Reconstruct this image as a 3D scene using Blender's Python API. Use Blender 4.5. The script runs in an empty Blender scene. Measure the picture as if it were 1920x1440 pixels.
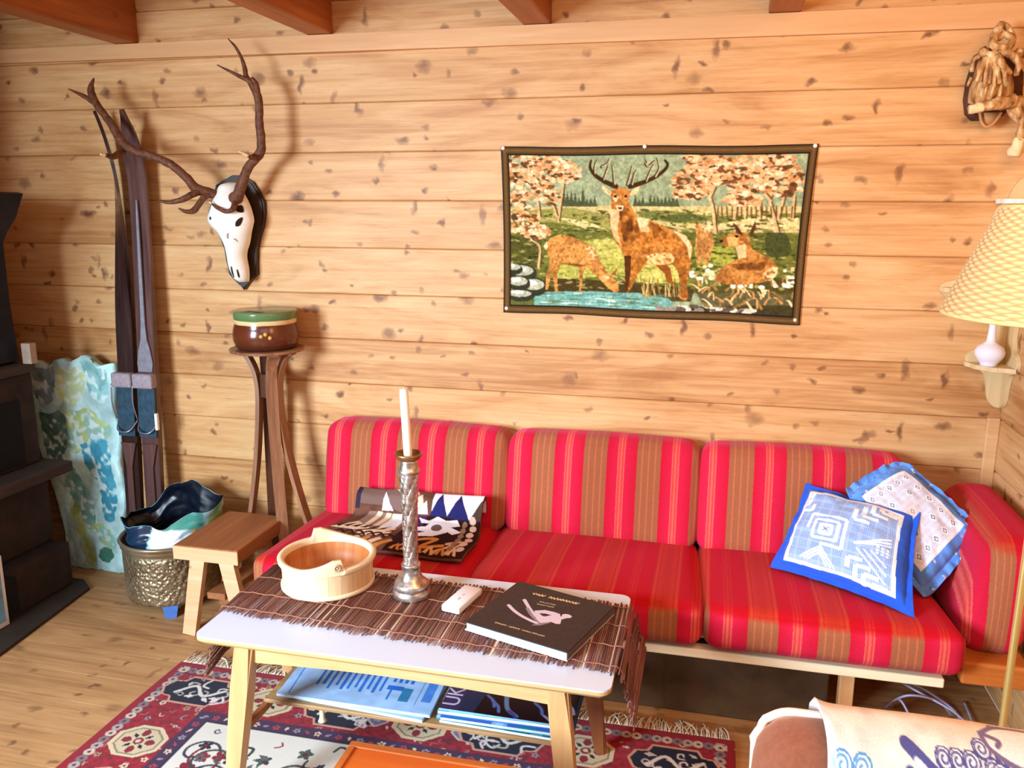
import bpy, bmesh, math, random
import numpy as np
from mathutils import Vector, Matrix, noise

random.seed(7)
RNG = np.random.default_rng(11)
scene = bpy.context.scene
COL = scene.collection
PI = math.pi

# ------------------------------------------------------------------ camera
FPX, PITCH, YAW, ROLL = 1560.9, 0.206697, 0.234036, 0.004368
CAM = np.array([0.0, -2.98697, 1.55])
_cy, _sy, _cp, _sp = math.cos(YAW), math.sin(YAW), math.cos(PITCH), math.sin(PITCH)
_F = np.array([-_sy * _cp, _cy * _cp, -_sp])
_R = np.array([_cy, _sy, 0.0])
_U = np.cross(_R, _F)
_R, _U = math.cos(ROLL) * _R + math.sin(ROLL) * _U, -math.sin(ROLL) * _R + math.cos(ROLL) * _U
cd = bpy.data.cameras.new('camera')
cd.sensor_width = 36
cd.lens = FPX / 1920 * 36
cd.clip_start = 0.02
cam = bpy.data.objects.new('camera', cd)
COL.objects.link(cam)
m = Matrix.Identity(4)
for i in range(3):
    m[i][0], m[i][1], m[i][2], m[i][3] = _R[i], _U[i], -_F[i], CAM[i]
cam.matrix_world = m
scene.camera = cam


def at(x, y, Y):
    """world point at depth Y seen at photo position x, y (used for measuring the room)"""
    r = _F * FPX + _R * (x - 960) + _U * (720 - y)
    return Vector(CAM + r * ((Y - CAM[1]) / r[1]))


# ------------------------------------------------------------------ colour + node helpers
def lin(c):
    c = np.asarray(c, dtype=float) / 255.0
    return np.where(c <= 0.04045, c / 12.92, ((c + 0.055) / 1.055) ** 2.4)


def L(*c):
    r = lin(c)
    return (float(r[0]), float(r[1]), float(r[2]), 1.0)


class NT:
    def __init__(s, name):
        s.m = bpy.data.materials.new(name)
        s.m.use_nodes = True
        s.t = s.m.node_tree
        s.b = s.t.nodes['Principled BSDF']
        s.out = s.t.nodes['Material Output']

    def n(s, typ, **kw):
        nd = s.t.nodes.new('ShaderNode' + typ)
        for k, v in kw.items():
            if k.startswith('i_'):
                key = k[2:]
                nd.inputs[int(key) if key.isdigit() else key.replace('_', ' ')].default_value = v
            else:
                setattr(nd, k, v)
        return nd

    def l(s, a, b):
        s.t.links.new(a, b)

    def math(s, op, a, b=None, c=None):
        nd = s.n('Math', operation=op)
        for i, v in enumerate((a, b, c)):
            if v is None:
                continue
            if isinstance(v, (int, float)):
                nd.inputs[i].default_value = v
            else:
                s.l(v, nd.inputs[i])
        return nd.outputs[0]

    def mix(s, fac, a, b, mode='MIX'):
        nd = s.n('Mix', data_type='RGBA', blend_type=mode)
        for i, v in ((0, fac), (6, a), (7, b)):
            if isinstance(v, (int, float)):
                nd.inputs[i].default_value = v
            elif isinstance(v, tuple):
                nd.inputs[i].default_value = v
            else:
                s.l(v, nd.inputs[i])
        return nd.outputs[2]

    def ramp(s, fac, stops, interp='LINEAR'):
        nd = s.n('ValToRGB')
        cr = nd.color_ramp
        cr.interpolation = interp
        while len(cr.elements) < len(stops):
            cr.elements.new(0.5)
        for e, (p, c) in zip(cr.elements, stops):
            e.position = p
            e.color = c if len(c) == 4 else (*c, 1)
        s.l(fac, nd.inputs[0])
        return nd.outputs[0]

    def coords(s, scale=(1, 1, 1), rot=(0, 0, 0), loc=(0, 0, 0), kind='Object'):
        tc = s.n('TexCoord')
        mp = s.n('Mapping')
        mp.inputs['Scale'].default_value = scale
        mp.inputs['Rotation'].default_value = rot
        mp.inputs['Location'].default_value = loc
        s.l(tc.outputs[kind], mp.inputs['Vector'])
        return mp.outputs[0]

    def noise(s, vec, scale=5, detail=4, rough=0.55, dist=0.0):
        nd = s.n('TexNoise')
        nd.inputs['Scale'].default_value = scale
        nd.inputs['Detail'].default_value = detail
        nd.inputs['Roughness'].default_value = rough
        nd.inputs['Distortion'].default_value = dist
        s.l(vec, nd.inputs['Vector'])
        return nd.outputs[0]

    def bump(s, h, strength=0.3, dist=0.01):
        nd = s.n('Bump')
        nd.inputs['Strength'].default_value = strength
        nd.inputs['Distance'].default_value = dist
        s.l(h, nd.inputs['Height'])
        s.l(nd.outputs[0], s.b.inputs['Normal'])

    def set(s, **kw):
        for k, v in kw.items():
            s.b.inputs[k.replace('_', ' ')].default_value = v
        return s

    def base(s, v):
        if isinstance(v, tuple):
            s.b.inputs['Base Color'].default_value = v
        else:
            s.l(v, s.b.inputs['Base Color'])


def plain(name, col, rough=0.6, metal=0.0, var=0.12, nscale=30, bump=0.0, **kw):
    t = NT(name)
    v = t.coords()
    nz = t.noise(v, nscale, 4)
    c = L(*col)
    lo = tuple(x * (1 - var) for x in c[:3]) + (1,)
    hi = tuple(min(1, x * (1 + var)) for x in c[:3]) + (1,)
    t.base(t.ramp(nz, [(0.3, lo), (0.7, hi)]))
    t.set(Roughness=rough, Metallic=metal, **kw)
    if bump:
        t.bump(nz, bump, 0.004)
    return t.m


def wood(name, light, dark, axis='X', scale=1.0, rough=0.5, knots=0.0, bump=0.12):
    """plain timber, grain running along one axis"""
    t = NT(name)
    st = {'X': (0.06, 1, 1), 'Y': (1, 0.06, 1), 'Z': (1, 1, 0.06)}[axis]
    v = t.coords(tuple(k * scale for k in st))
    g = t.noise(v, 45, 5, 0.6, 0.4)
    g2 = t.noise(v, 9, 3, 0.5, 0.8)
    f = t.math('MULTIPLY_ADD', g2, 0.55, t.math('MULTIPLY', g, 0.45))
    col = t.ramp(f, [(0.32, L(*dark)), (0.52, L(*[(a + b) / 2 for a, b in zip(light, dark)])), (0.68, L(*light))])
    if knots:
        kv = t.coords({'X': (5, 9, 9), 'Y': (9, 5, 9), 'Z': (9, 9, 5)}[axis])
        vo = t.n('TexVoronoi', feature='F1')
        vo.inputs['Scale'].default_value = 1.0 * scale
        t.l(kv, vo.inputs['Vector'])
        k = t.ramp(vo.outputs['Distance'], [(0.05, (1, 1, 1)), (0.16, (0, 0, 0))])
        col = t.mix(t.math('MULTIPLY', k, knots), col, L(90, 50, 28))
    t.base(col)
    t.set(Roughness=rough)
    if bump:
        t.bump(g, bump, 0.002)
    return t.m


def planks(name, long_axis, up_axis, pitch, offset, light, mid, dark, knot_col, knot=1.0, rough=0.5, joint=None):
    """varnished pine boards: tone per board, grain along the board and knots"""
    t = NT(name)
    tc = t.n('TexCoord')
    sp = t.n('SeparateXYZ')
    t.l(tc.outputs['Object'], sp.inputs[0])
    a = sp.outputs['XYZ'.index(long_axis)]
    u = sp.outputs['XYZ'.index(up_axis)]
    idx = t.math('FLOOR', t.math('DIVIDE', t.math('SUBTRACT', u, offset), pitch))
    shift = t.math('MULTIPLY', t.math('FRACT', t.math('MULTIPLY', idx, 0.37)), 17.0)
    cb = t.n('CombineXYZ')
    t.l(t.math('ADD', a, shift), cb.inputs[0])
    t.l(u, cb.inputs[1])
    t.l(idx, cb.inputs[2])
    # grain
    mp = t.n('Mapping')
    mp.inputs['Scale'].default_value = (1.1, 30, 1)
    t.l(cb.outputs[0], mp.inputs[0])
    g = t.noise(mp.outputs[0], 2.2, 6, 0.62, 0.5)
    mp2 = t.n('Mapping')
    mp2.inputs['Scale'].default_value = (1.3, 7, 1)
    t.l(cb.outputs[0], mp2.inputs[0])
    g2 = t.noise(mp2.outputs[0], 1.5, 4, 0.6, 1.0)
    f = t.math('ADD', t.math('MULTIPLY', g, 0.45), t.math('MULTIPLY', g2, 0.55))
    wn = t.n('TexWhiteNoise', noise_dimensions='1D')
    t.l(idx, wn.inputs['W'])
    f = t.math('ADD', f, t.math('MULTIPLY', t.math('SUBTRACT', wn.outputs['Value'], 0.5), 0.12))
    col = t.ramp(f, [(0.33, L(*dark)), (0.5, L(*mid)), (0.66, L(*light))])
    # knots: sparse, slanting, smudgy
    mk = t.n('Mapping')
    mk.inputs['Scale'].default_value = (5.6, 8.6, 1)
    mk.inputs['Rotation'].default_value = (0, 0, 0.5)
    dn = t.n('TexNoise')
    dn.inputs['Scale'].default_value = 22
    t.l(cb.outputs[0], dn.inputs['Vector'])
    ds = t.n('VectorMath', operation='MULTIPLY_ADD')
    ds.inputs[1].default_value = (0.05, 0.05, 0)
    t.l(dn.outputs['Color'], ds.inputs[0])
    t.l(cb.outputs[0], ds.inputs[2])
    t.l(ds.outputs[0], mk.inputs[0])
    vo = t.n('TexVoronoi', feature='F1', voronoi_dimensions='2D')
    vo.inputs['Scale'].default_value = 1.0
    t.l(mk.outputs[0], vo.inputs['Vector'])
    sc = t.n('SeparateColor')
    t.l(vo.outputs['Color'], sc.inputs[0])
    on = t.math('GREATER_THAN', sc.outputs[0], 0.55)
    rad = t.math('MULTIPLY_ADD', t.math('POWER', sc.outputs[1], 2.0), 0.16, 0.075)
    q = t.math('DIVIDE', vo.outputs['Distance'], rad)
    k = t.ramp(q, [(0.25, (1, 1, 1)), (0.75, (0.45, 0.45, 0.45)), (1.0, (0, 0, 0))])
    k = t.math('MULTIPLY', t.math('MULTIPLY', k, on), knot * 0.8)
    k = t.math('MULTIPLY', k, t.math('MULTIPLY_ADD', sc.outputs[2], 0.5, 0.5))
    col = t.mix(k, col, L(*knot_col))
    # second kind: slanting streaks and little pin knots
    for (sx_, sy_, rot_, r_, thr) in ((9.0, 3.6, -0.5, 0.085, 0.80), (10.0, 13.0, 0.3, 0.11, 0.80)):
        m3 = t.n('Mapping')
        m3.inputs['Scale'].default_value = (sx_, sy_, 1)
        m3.inputs['Rotation'].default_value = (0, 0, rot_)
        m3.inputs['Location'].default_value = (3.7 * sx_, 1.3, 0)
        t.l(ds.outputs[0], m3.inputs[0])
        v3 = t.n('TexVoronoi', feature='F1', voronoi_dimensions='2D')
        v3.inputs['Scale'].default_value = 1.0
        t.l(m3.outputs[0], v3.inputs['Vector'])
        s3 = t.n('SeparateColor')
        t.l(v3.outputs['Color'], s3.inputs[0])
        k3 = t.ramp(t.math('DIVIDE', v3.outputs['Distance'], r_ * 1.6), [(0.35, (1, 1, 1)), (1.0, (0, 0, 0))])
        k3 = t.math('MULTIPLY', t.math('MULTIPLY', k3, t.math('GREATER_THAN', s3.outputs[0], thr)), t.math('MULTIPLY_ADD', s3.outputs[1], 0.4, 0.4 * knot))
        col = t.mix(k3, col, L(*knot_col))
    # fine dark flecks along the grain
    mf = t.n('Mapping')
    mf.inputs['Scale'].default_value = (6, 60, 1)
    t.l(cb.outputs[0], mf.inputs[0])
    fl = t.noise(mf.outputs[0], 2.0, 2, 0.5)
    col = t.mix(t.math('MULTIPLY', t.ramp(fl, [(0.62, (0, 0, 0)), (0.74, (1, 1, 1))]), 0.35), col, L(*dark))
    t.base(col)
    t.set(Roughness=rough)
    t.b.inputs['Specular IOR Level'].default_value = 0.35
    t.bump(g, 0.15, 0.002)
    return t.m


def painted(name, rough=0.9, bump_scale=0, bump=0.3, sheen=0.0, spec=0.3, metal=0.0):
    """material that shows the pigment stored on the mesh points"""
    t = NT(name)
    a = t.n('Attribute', attribute_name='paint')
    if bump_scale:
        nz = t.noise(t.coords(), bump_scale, 2)
        c = t.mix(0.25, a.outputs['Color'], t.ramp(nz, [(0.3, (0.55, 0.55, 0.55)), (0.7, (1.25, 1.25, 1.25))]), 'MULTIPLY')
        t.base(c)
        t.bump(nz, bump, 0.002)
    else:
        t.base(a.outputs['Color'])
    t.set(Roughness=rough, Metallic=metal)
    t.b.inputs['Specular IOR Level'].default_value = spec
    t.b.inputs['Sheen Weight'].default_value = sheen
    return t.m


# ------------------------------------------------------------------ object helpers
ORG = {}


def thing(name, label, cat, loc=(0, 0, 0), group=None):
    o = bpy.data.objects.new(name, None)
    COL.objects.link(o)
    o.empty_display_size = 0.05
    o.location = loc
    ORG[o] = Vector(loc)
    o['label'] = label
    o['category'] = cat
    if group:
        o['group'] = group
    return o


def tag(o, label, cat, group=None):
    o['label'] = label
    o['category'] = cat
    if group:
        o['group'] = group
    return o


def link(name, me, mats, parent=None, smooth=False, label=None):
    o = bpy.data.objects.new(name, me)
    COL.objects.link(o)
    for mm in (mats if isinstance(mats, (list, tuple)) else [mats]):
        me.materials.append(mm)
    if smooth:
        me.polygons.foreach_set('use_smooth', [True] * len(me.polygons))
    if parent is not None:
        org = ORG[parent]
        me.transform(Matrix.Translation(-org))
        ORG[o] = org
        o.parent = parent
    else:
        # origin at the foot of the mesh
        n = len(me.vertices)
        co = np.empty(n * 3)
        me.vertices.foreach_get('co', co)
        co = co.reshape(-1, 3)
        lo, hi = co.min(0), co.max(0)
        org = Vector(((lo[0] + hi[0]) / 2, (lo[1] + hi[1]) / 2, lo[2]))
        me.transform(Matrix.Translation(-org))
        o.location = org
        ORG[o] = org
    if label:
        o['label'] = label
    return o


def obj(name, bm, mats, parent=None, smooth=False, label=None, angle=None):
    bmesh.ops.recalc_face_normals(bm, faces=bm.faces)
    me = bpy.data.meshes.new(name)
    bm.to_mesh(me)
    bm.free()
    o = link(name, me, mats, parent, smooth or angle is not None, label)
    if angle is not None:
        try:
            me.set_sharp_from_angle(angle=math.radians(angle))
        except Exception:
            pass
    return o


def struct(name, bm, mats, **kw):
    # the room keeps world coordinates as its own
    bmesh.ops.recalc_face_normals(bm, faces=bm.faces)
    me = bpy.data.meshes.new(name)
    bm.to_mesh(me)
    bm.free()
    for mm in (mats if isinstance(mats, (list, tuple)) else [mats]):
        me.materials.append(mm)
    o = bpy.data.objects.new(name, me)
    COL.objects.link(o)
    o['kind'] = 'structure'
    return o


def B():
    return bmesh.new()


def box(bm, lo, hi, bev=0.0, mat=0, M=None, seg=2):
    lo, hi = Vector(lo), Vector(hi)
    c = (lo + hi) / 2
    s = hi - lo
    r = bmesh.ops.create_cube(bm, size=1.0)
    vs = r['verts']
    bmesh.ops.scale(bm, vec=s, verts=vs)
    if bev:
        es = list({e for v in vs for e in v.link_edges})
        rr = bmesh.ops.bevel(bm, geom=es, offset=min(bev, min(s) * 0.49), segments=seg, affect='EDGES', profile=0.5)
        vs = list({v for f in rr['faces'] for v in f.verts} | {v for v in vs if v.is_valid})
        vs = [v for v in vs if v.is_valid]
        # every vert of this island
        seen = set(vs)
        st = list(vs)
        while st:
            v = st.pop()
            for e in v.link_edges:
                w = e.other_vert(v)
                if w not in seen:
                    seen.add(w)
                    st.append(w)
        vs = list(seen)
    if M is not None:
        bmesh.ops.transform(bm, matrix=M, verts=vs)
    bmesh.ops.translate(bm, vec=c, verts=vs)
    if mat:
        for f in {f for v in vs for f in v.link_faces}:
            f.material_index = mat
    return vs


def rotz(a):
    return Matrix.Rotation(a, 4, 'Z')


def turn(vs, bm, a, axis, cent):
    bmesh.ops.rotate(bm, verts=vs, cent=Vector(cent), matrix=Matrix.Rotation(a, 3, axis))


def prism(bm, pts, lo, hi, axis='Y', mat=0):
    """extrude an outline between two planes; pts are the other two coordinates"""
    def P(p, d):
        if axis == 'Y':
            return (p[0], d, p[1])
        if axis == 'X':
            return (d, p[0], p[1])
        return (p[0], p[1], d)
    a = [bm.verts.new(P(p, lo)) for p in pts]
    b = [bm.verts.new(P(p, hi)) for p in pts]
    n = len(pts)
    fs = [bm.faces.new(a), bm.faces.new(list(reversed(b)))]
    for i in range(n):
        j = (i + 1) % n
        fs.append(bm.faces.new((a[i], b[i], b[j], a[j])))
    for f in fs:
        f.material_index = mat
    return a + b


def lathe(bm, prof, c=(0, 0, 0), n=48, rfun=None, mat=0, cap0=True, cap1=True):
    rings = []
    for k, (r, z) in enumerate(prof):
        ring = []
        for i in range(n):
            th = 2 * PI * i / n
            rr = r * (rfun(th, z) if rfun else 1)
            ring.append(bm.verts.new((c[0] + rr * math.cos(th), c[1] + rr * math.sin(th), c[2] + z)))
        rings.append(ring)
    for a, b in zip(rings, rings[1:]):
        for i in range(n):
            j = (i + 1) % n
            f = bm.faces.new((a[i], a[j], b[j], b[i]))
            f.material_index = mat
    if cap0 and prof[0][0] > 1e-6:
        bm.faces.new(list(reversed(rings[0]))).material_index = mat
    if cap1 and prof[-1][0] > 1e-6:
        bm.faces.new(rings[-1]).material_index = mat
    return rings


def spline(pts, n=6):
    """Catmull-Rom through points (any tuple length)"""
    P = [np.array(p, float) for p in pts]
    if len(P) < 3:
        return [P[0] + (P[-1] - P[0]) * t for t in np.linspace(0, 1, n + 1)]
    P = [2 * P[0] - P[1]] + P + [2 * P[-1] - P[-2]]
    out = []
    for i in range(1, len(P) - 2):
        for k in range(n):
            t = k / n
            a, b, c, d = P[i - 1], P[i], P[i + 1], P[i + 2]
            out.append(0.5 * ((2 * b) + (-a + c) * t + (2 * a - 5 * b + 4 * c - d) * t * t + (-a + 3 * b - 3 * c + d) * t ** 3))
    out.append(P[-2])
    return out


def tube(bm, pts, rad, n=8, mat=0, closed=False, wob=0.0, flat=1.0):
    """round sweep along points; rad a number or one per point"""
    P = [Vector(p[:3]) for p in pts]
    N = len(P)
    R = [rad] * N if isinstance(rad, (int, float)) else list(rad)
    rings = []
    up = None
    for i in range(N):
        if closed:
            t = (P[(i + 1) % N] - P[i - 1])
        else:
            t = P[min(i + 1, N - 1)] - P[max(i - 1, 0)]
        if t.length < 1e-9:
            t = Vector((0, 0, 1))
        t.normalize()
        if up is None:
            up = Vector((0, 0, 1)) if abs(t.z) < 0.9 else Vector((0, 1, 0))
        x = up.cross(t)
        if x.length < 1e-6:
            x = t.orthogonal()
        x.normalize()
        y = t.cross(x).normalized()
        up = y
        ring = []
        for k in range(n):
            a = 2 * PI * k / n
            r = R[i] * (1 + (wob * noise.noise(P[i] * 60 + Vector((k * 1.7, 0, 0))) if wob else 0))
            ring.append(bm.verts.new(P[i] + x * math.cos(a) * r + y * math.sin(a) * r * flat))
        rings.append(ring)
    M = N if closed else N - 1
    for i in range(M):
        a, b = rings[i], rings[(i + 1) % N]
        for k in range(n):
            j = (k + 1) % n
            bm.faces.new((a[k], a[j], b[j], b[k])).material_index = mat
    if not closed:
        bm.faces.new(list(reversed(rings[0]))).material_index = mat
        bm.faces.new(rings[-1]).material_index = mat
    return rings


def ribbon(bm, pts, dirs, w, t, mat=0):
    """rectangular sweep: pts centre line, dirs the width direction, w and t per point"""
    N = len(pts)
    rings = []
    for i in range(N):
        p = Vector(pts[i][:3])
        tan = Vector(pts[min(i + 1, N - 1)][:3]) - Vector(pts[max(i - 1, 0)][:3])
        tan.normalize()
        d = Vector(dirs[i] if isinstance(dirs, list) else dirs)
        d = (d - tan * d.dot(tan)).normalized()
        nn = tan.cross(d)
        ww = w[i] if isinstance(w, (list, tuple, np.ndarray)) else w
        tt = t[i] if isinstance(t, (list, tuple, np.ndarray)) else t
        rings.append([bm.verts.new(p + d * sx * ww / 2 + nn * sy * tt / 2) for sx, sy in ((-1, -1), (1, -1), (1, 1), (-1, 1))])
    for a, b in zip(rings, rings[1:]):
        for k in range(4):
            j = (k + 1) % 4
            bm.faces.new((a[k], a[j], b[j], b[k])).material_index = mat
    bm.faces.new(list(reversed(rings[0]))).material_index = mat
    bm.faces.new(rings[-1]).material_index = mat


def cushion(bm, lo, hi, rad, n=14, puff=0.012, tf=None, mat=0):
    """upholstered block: rounded edges and slightly crowned faces"""
    lo, hi = np.array(lo, float), np.array(hi, float)
    c, h = (lo + hi) / 2, (hi - lo) / 2
    r = bmesh.ops.create_cube(bm, size=2.0)
    es = list({e for v in r['verts'] for e in v.link_edges})
    bmesh.ops.subdivide_edges(bm, edges=es, cuts=n, use_grid_fill=True)
    vs = [v for v in bm.verts if not v.tag]
    for v in vs:
        v.tag = True
        p = np.array(v.co)
        # denser near the borders
        p = np.sign(p) * (1 - (1 - np.abs(p)) ** 1.6)
        q = p * h
        inner = np.clip(q, -(h - rad), h - rad)
        d = q - inner
        ln = np.linalg.norm(d)
        if ln > 1e-9:
            # cube corner to round corner
            mx = np.max(np.abs(d))
            q = inner + d / ln * mx
        for ax in range(3):
            o1, o2 = (ax + 1) % 3, (ax + 2) % 3
            if abs(p[ax]) > 0.98:
                q[ax] += math.copysign(puff * (1 - p[o1] ** 2) * (1 - p[o2] ** 2), p[ax])
        w = Vector(c + q)
        if tf:
            w = tf(w)
        v.co = w
    return vs


def grid_mesh(name, P, colors=None, closed_u=False, flip=False):
    """P (h, w, 3) points; colours (h, w, 3) linear"""
    h, w = P.shape[:2]
    me = bpy.data.meshes.new(name)
    idx = np.arange(h * w).reshape(h, w)
    a, b, c, d = idx[:-1, :-1], idx[:-1, 1:], idx[1:, 1:], idx[1:, :-1]
    F = np.stack([a, d, c, b] if not flip else [a, b, c, d], -1).reshape(-1, 4)
    if closed_u:
        F2 = np.stack([idx[:-1, -1], idx[1:, -1], idx[1:, 0], idx[:-1, 0]], -1)
        F = np.concatenate([F, F2])
    me.vertices.add(h * w)
    me.vertices.foreach_set('co', P.reshape(-1).astype(np.float32))
    nf = len(F)
    me.loops.add(nf * 4)
    me.loops.foreach_set('vertex_index', F.reshape(-1).astype(np.int32))
    me.polygons.add(nf)
    me.polygons.foreach_set('loop_start', np.arange(0, nf * 4, 4, dtype=np.int32))
    me.update(calc_edges=True)
    me.validate()
    if colors is not None:
        at_ = me.color_attributes.new('paint', 'FLOAT_COLOR', 'POINT')
        rgba = np.ones((h * w, 4), np.float32)
        rgba[:, :3] = colors.reshape(-1, 3)
        at_.data.foreach_set('color', rgba.reshape(-1))
    return me


def thicken(o, t, off=-1):
    md = o.modifiers.new('thickness', 'SOLIDIFY')
    md.thickness = t
    md.offset = off
    return o


# ------------------------------------------------------------------ painter for woven and printed cloth
def vnoise(w, h, cx, cy, rng=RNG):
    """smooth value noise, cx x cy cells"""
    g = rng.random((int(cy) + 2, int(cx) + 2))
    x = np.linspace(0, cx, w, endpoint=False)
    y = np.linspace(0, cy, h, endpoint=False)
    xi, yi = x.astype(int), y.astype(int)
    xf, yf = x - xi, y - yi
    xf, yf = xf * xf * (3 - 2 * xf), (yf * yf * (3 - 2 * yf))[:, None]
    A = g[np.ix_(yi, xi)] * (1 - xf) + g[np.ix_(yi, xi + 1)] * xf
    Bq = g[np.ix_(yi + 1, xi)] * (1 - xf) + g[np.ix_(yi + 1, xi + 1)] * xf
    return A * (1 - yf) + Bq * yf


class Paint:
    def __init__(s, w, h, ew, eh, bg):
        """w x h points over an extent ew x eh; y down"""
        s.w, s.h, s.ew, s.eh = w, h, ew, eh
        s.a = np.empty((h, w, 3))
        s.a[:] = bg
        s.X, s.Y = np.meshgrid((np.arange(w)) / (w - 1) * ew, (np.arange(h)) / (h - 1) * eh)

    def win(s, x0, x1, y0, y1):
        i0 = max(0, int(x0 / s.ew * (s.w - 1)) - 1)
        i1 = min(s.w, int(x1 / s.ew * (s.w - 1)) + 3)
        j0 = max(0, int(y0 / s.eh * (s.h - 1)) - 1)
        j1 = min(s.h, int(y1 / s.eh * (s.h - 1)) + 3)
        return slice(j0, max(j0, j1)), slice(i0, max(i0, i1))

    def put(s, sl, mask, col, al=1.0):
        if mask.size == 0:
            return
        k = (mask * al)[..., None]
        s.a[sl] = s.a[sl] * (1 - k) + np.asarray(col, float) * k

    def poly(s, pts, col, al=1.0, mod=None):
        p = np.asarray(pts, float)
        sl = s.win(p[:, 0].min(), p[:, 0].max(), p[:, 1].min(), p[:, 1].max())
        X, Y = s.X[sl], s.Y[sl]
        ins = np.zeros(X.shape, bool)
        j = len(p) - 1
        for i in range(len(p)):
            x0, y0, x1, y1 = p[i, 0], p[i, 1], p[j, 0], p[j, 1]
            if y0 != y1:
                c = ((y0 > Y) != (y1 > Y)) & (X < (x1 - x0) * (Y - y0) / (y1 - y0) + x0)
                ins ^= c
            j = i
        mk = ins.astype(float)
        if mod is not None:
            mk = mk * mod[sl]
        s.put(sl, mk, col, al)

    def ell(s, cx, cy, rx, ry, col, al=1.0, rot=0.0, soft=0.0, ring=None):
        m_ = max(rx, ry)
        sl = s.win(cx - m_, cx + m_, cy - m_, cy + m_)
        X, Y = s.X[sl] - cx, s.Y[sl] - cy
        c, n_ = math.cos(rot), math.sin(rot)
        d = np.sqrt(((X * c + Y * n_) / rx) ** 2 + ((-X * n_ + Y * c) / ry) ** 2)
        if ring is not None:
            mk = ((d < 1) & (d > 1 - ring)).astype(float)
        elif soft:
            mk = np.clip((1 - d) / soft, 0, 1)
        else:
            mk = (d < 1).astype(float)
        s.put(sl, mk, col, al)

    def line(s, pts, wd, col, al=1.0, taper=None):
        for i in range(len(pts) - 1):
            (x0, y0), (x1, y1) = pts[i][:2], pts[i + 1][:2]
            r = wd / 2
            if taper:
                f = i / max(1, len(pts) - 2)
                r = wd / 2 * (1 - f * (1 - taper))
            sl = s.win(min(x0, x1) - r, max(x0, x1) + r, min(y0, y1) - r, max(y0, y1) + r)
            X, Y = s.X[sl], s.Y[sl]
            dx, dy = x1 - x0, y1 - y0
            q = dx * dx + dy * dy
            t = np.clip(((X - x0) * dx + (Y - y0) * dy) / (q or 1), 0, 1)
            d = np.hypot(X - x0 - t * dx, Y - y0 - t * dy)
            px = s.ew / s.w
            s.put(sl, np.clip((r - d) / px + 0.5, 0, 1), col, al)

    def rect(s, x0, y0, x1, y1, col, al=1.0):
        s.poly([(x0, y0), (x1, y0), (x1, y1), (x0, y1)], col, al)

    def curve(s, pts, wd, col, al=1.0, n=6, taper=None):
        s.line([tuple(p) for p in spline(pts, n)], wd, col, al, taper)

    def lin(s):
        return lin(np.clip(s.a, 0, 255))


def quad_points(w, h, tl, tr, br, bl):
    u = np.linspace(0, 1, w)[None, :, None]
    v = np.linspace(0, 1, h)[:, None, None]
    tl, tr, br, bl = [np.array(p, float) for p in (tl, tr, br, bl)]
    return (tl * (1 - u) + tr * u) * (1 - v) + (bl * (1 - u) + br * u) * v

# ================================================================== materials
M_WALL = planks('pine_wall_boards', 'X', 'Z', 0.1765, 0.1680, (230, 186, 132), (214, 162, 106), (180, 122, 70), (112, 66, 40), 1.15)
M_WALLR = planks('pine_side_boards', 'Y', 'Z', 0.1765, 0.1680, (230, 186, 132), (214, 162, 106), (180, 122, 70), (112, 66, 40), 1.15)
M_FLOOR = planks('pine_floor_boards', 'X', 'Y', 0.145, 0.0, (214, 168, 116), (196, 148, 98), (162, 116, 72), (74, 44, 30), 0.75, 0.6)
M_CEIL = planks('pine_ceiling_boards', 'X', 'Y', 0.12, 0.0, (226, 168, 104), (206, 144, 84), (170, 108, 58), (120, 66, 36), 0.6)
M_BEAM = wood('beam_pine', (196, 118, 52), (140, 70, 24), 'Y', 1.2, 0.5, 0.5)
M_PLATE = wood('wall_plate_pine', (236, 190, 136), (214, 158, 104), 'X', 1.2, 0.55)
M_OAK = wood('oak', (230, 196, 142), (198, 156, 100), 'X', 1.4, 0.45)
M_OAKZ = wood('oak_legs', (222, 184, 128), (190, 144, 90), 'Z', 1.4, 0.45)
M_DARKLEG = wood('teak_legs', (176, 112, 66), (128, 70, 36), 'Z', 1.4, 0.45)
M_TEAK = wood('orange_teak', (222, 110, 34), (192, 84, 20), 'X', 1.0, 0.4)
M_STOOLT = wood('worn_stool_top', (180, 116, 66), (138, 80, 42), 'Y', 1.6, 0.65)
M_STOOLE = wood('stool_end_grain', (240, 200, 158), (216, 166, 118), 'X', 1.6, 0.6, 0.7)
M_STAND = wood('walnut_slats', (178, 130, 96), (120, 78, 52), 'Z', 1.6, 0.4)
M_STANDD = wood('dark_walnut', (112, 68, 46), (70, 40, 28), 'Z', 1.6, 0.4)
M_SKI = wood('ski_wood', (78, 54, 50), (34, 20, 20), 'Z', 1.5, 0.22)
M_SKIR = wood('ski_wood_red', (122, 88, 82), (70, 46, 44), 'Z', 1.5, 0.22)
M_STEEL = plain('worn_steel', (176, 170, 180), 0.35, 0.8, 0.15, 40)
M_LEATHER = plain('grey_leather', (156, 142, 150), 0.6, 0, 0.2, 60, 0.3)
M_BLUEPLATE = plain('blue_steel_plate', (46, 74, 92), 0.45, 0.3, 0.35, 50)
M_IRON = plain('cast_iron', (18, 15, 22), 0.55, 0.2, 0.3, 30)
M_IRONB = plain('blue_black_iron', (26, 25, 44), 0.45, 0.4, 0.4, 20)
M_BRICK = plain('shaded_masonry', (48, 32, 26), 0.9, 0, 0.4, 14, 0.5)  # colour kept dark to carry the low light at the fireplace
M_SLATE = plain('dark_slate', (56, 44, 36), 0.75, 0, 0.3, 9, 0.2)
M_OPENING = plain('opening_shade', (10, 8, 9), 0.95, 0, 0.3)  # near-black panels paint the shade inside the fireplace openings
M_WHITE = plain('white_laminate', (222, 232, 250), 0.28, 0, 0.01, 8)
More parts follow.
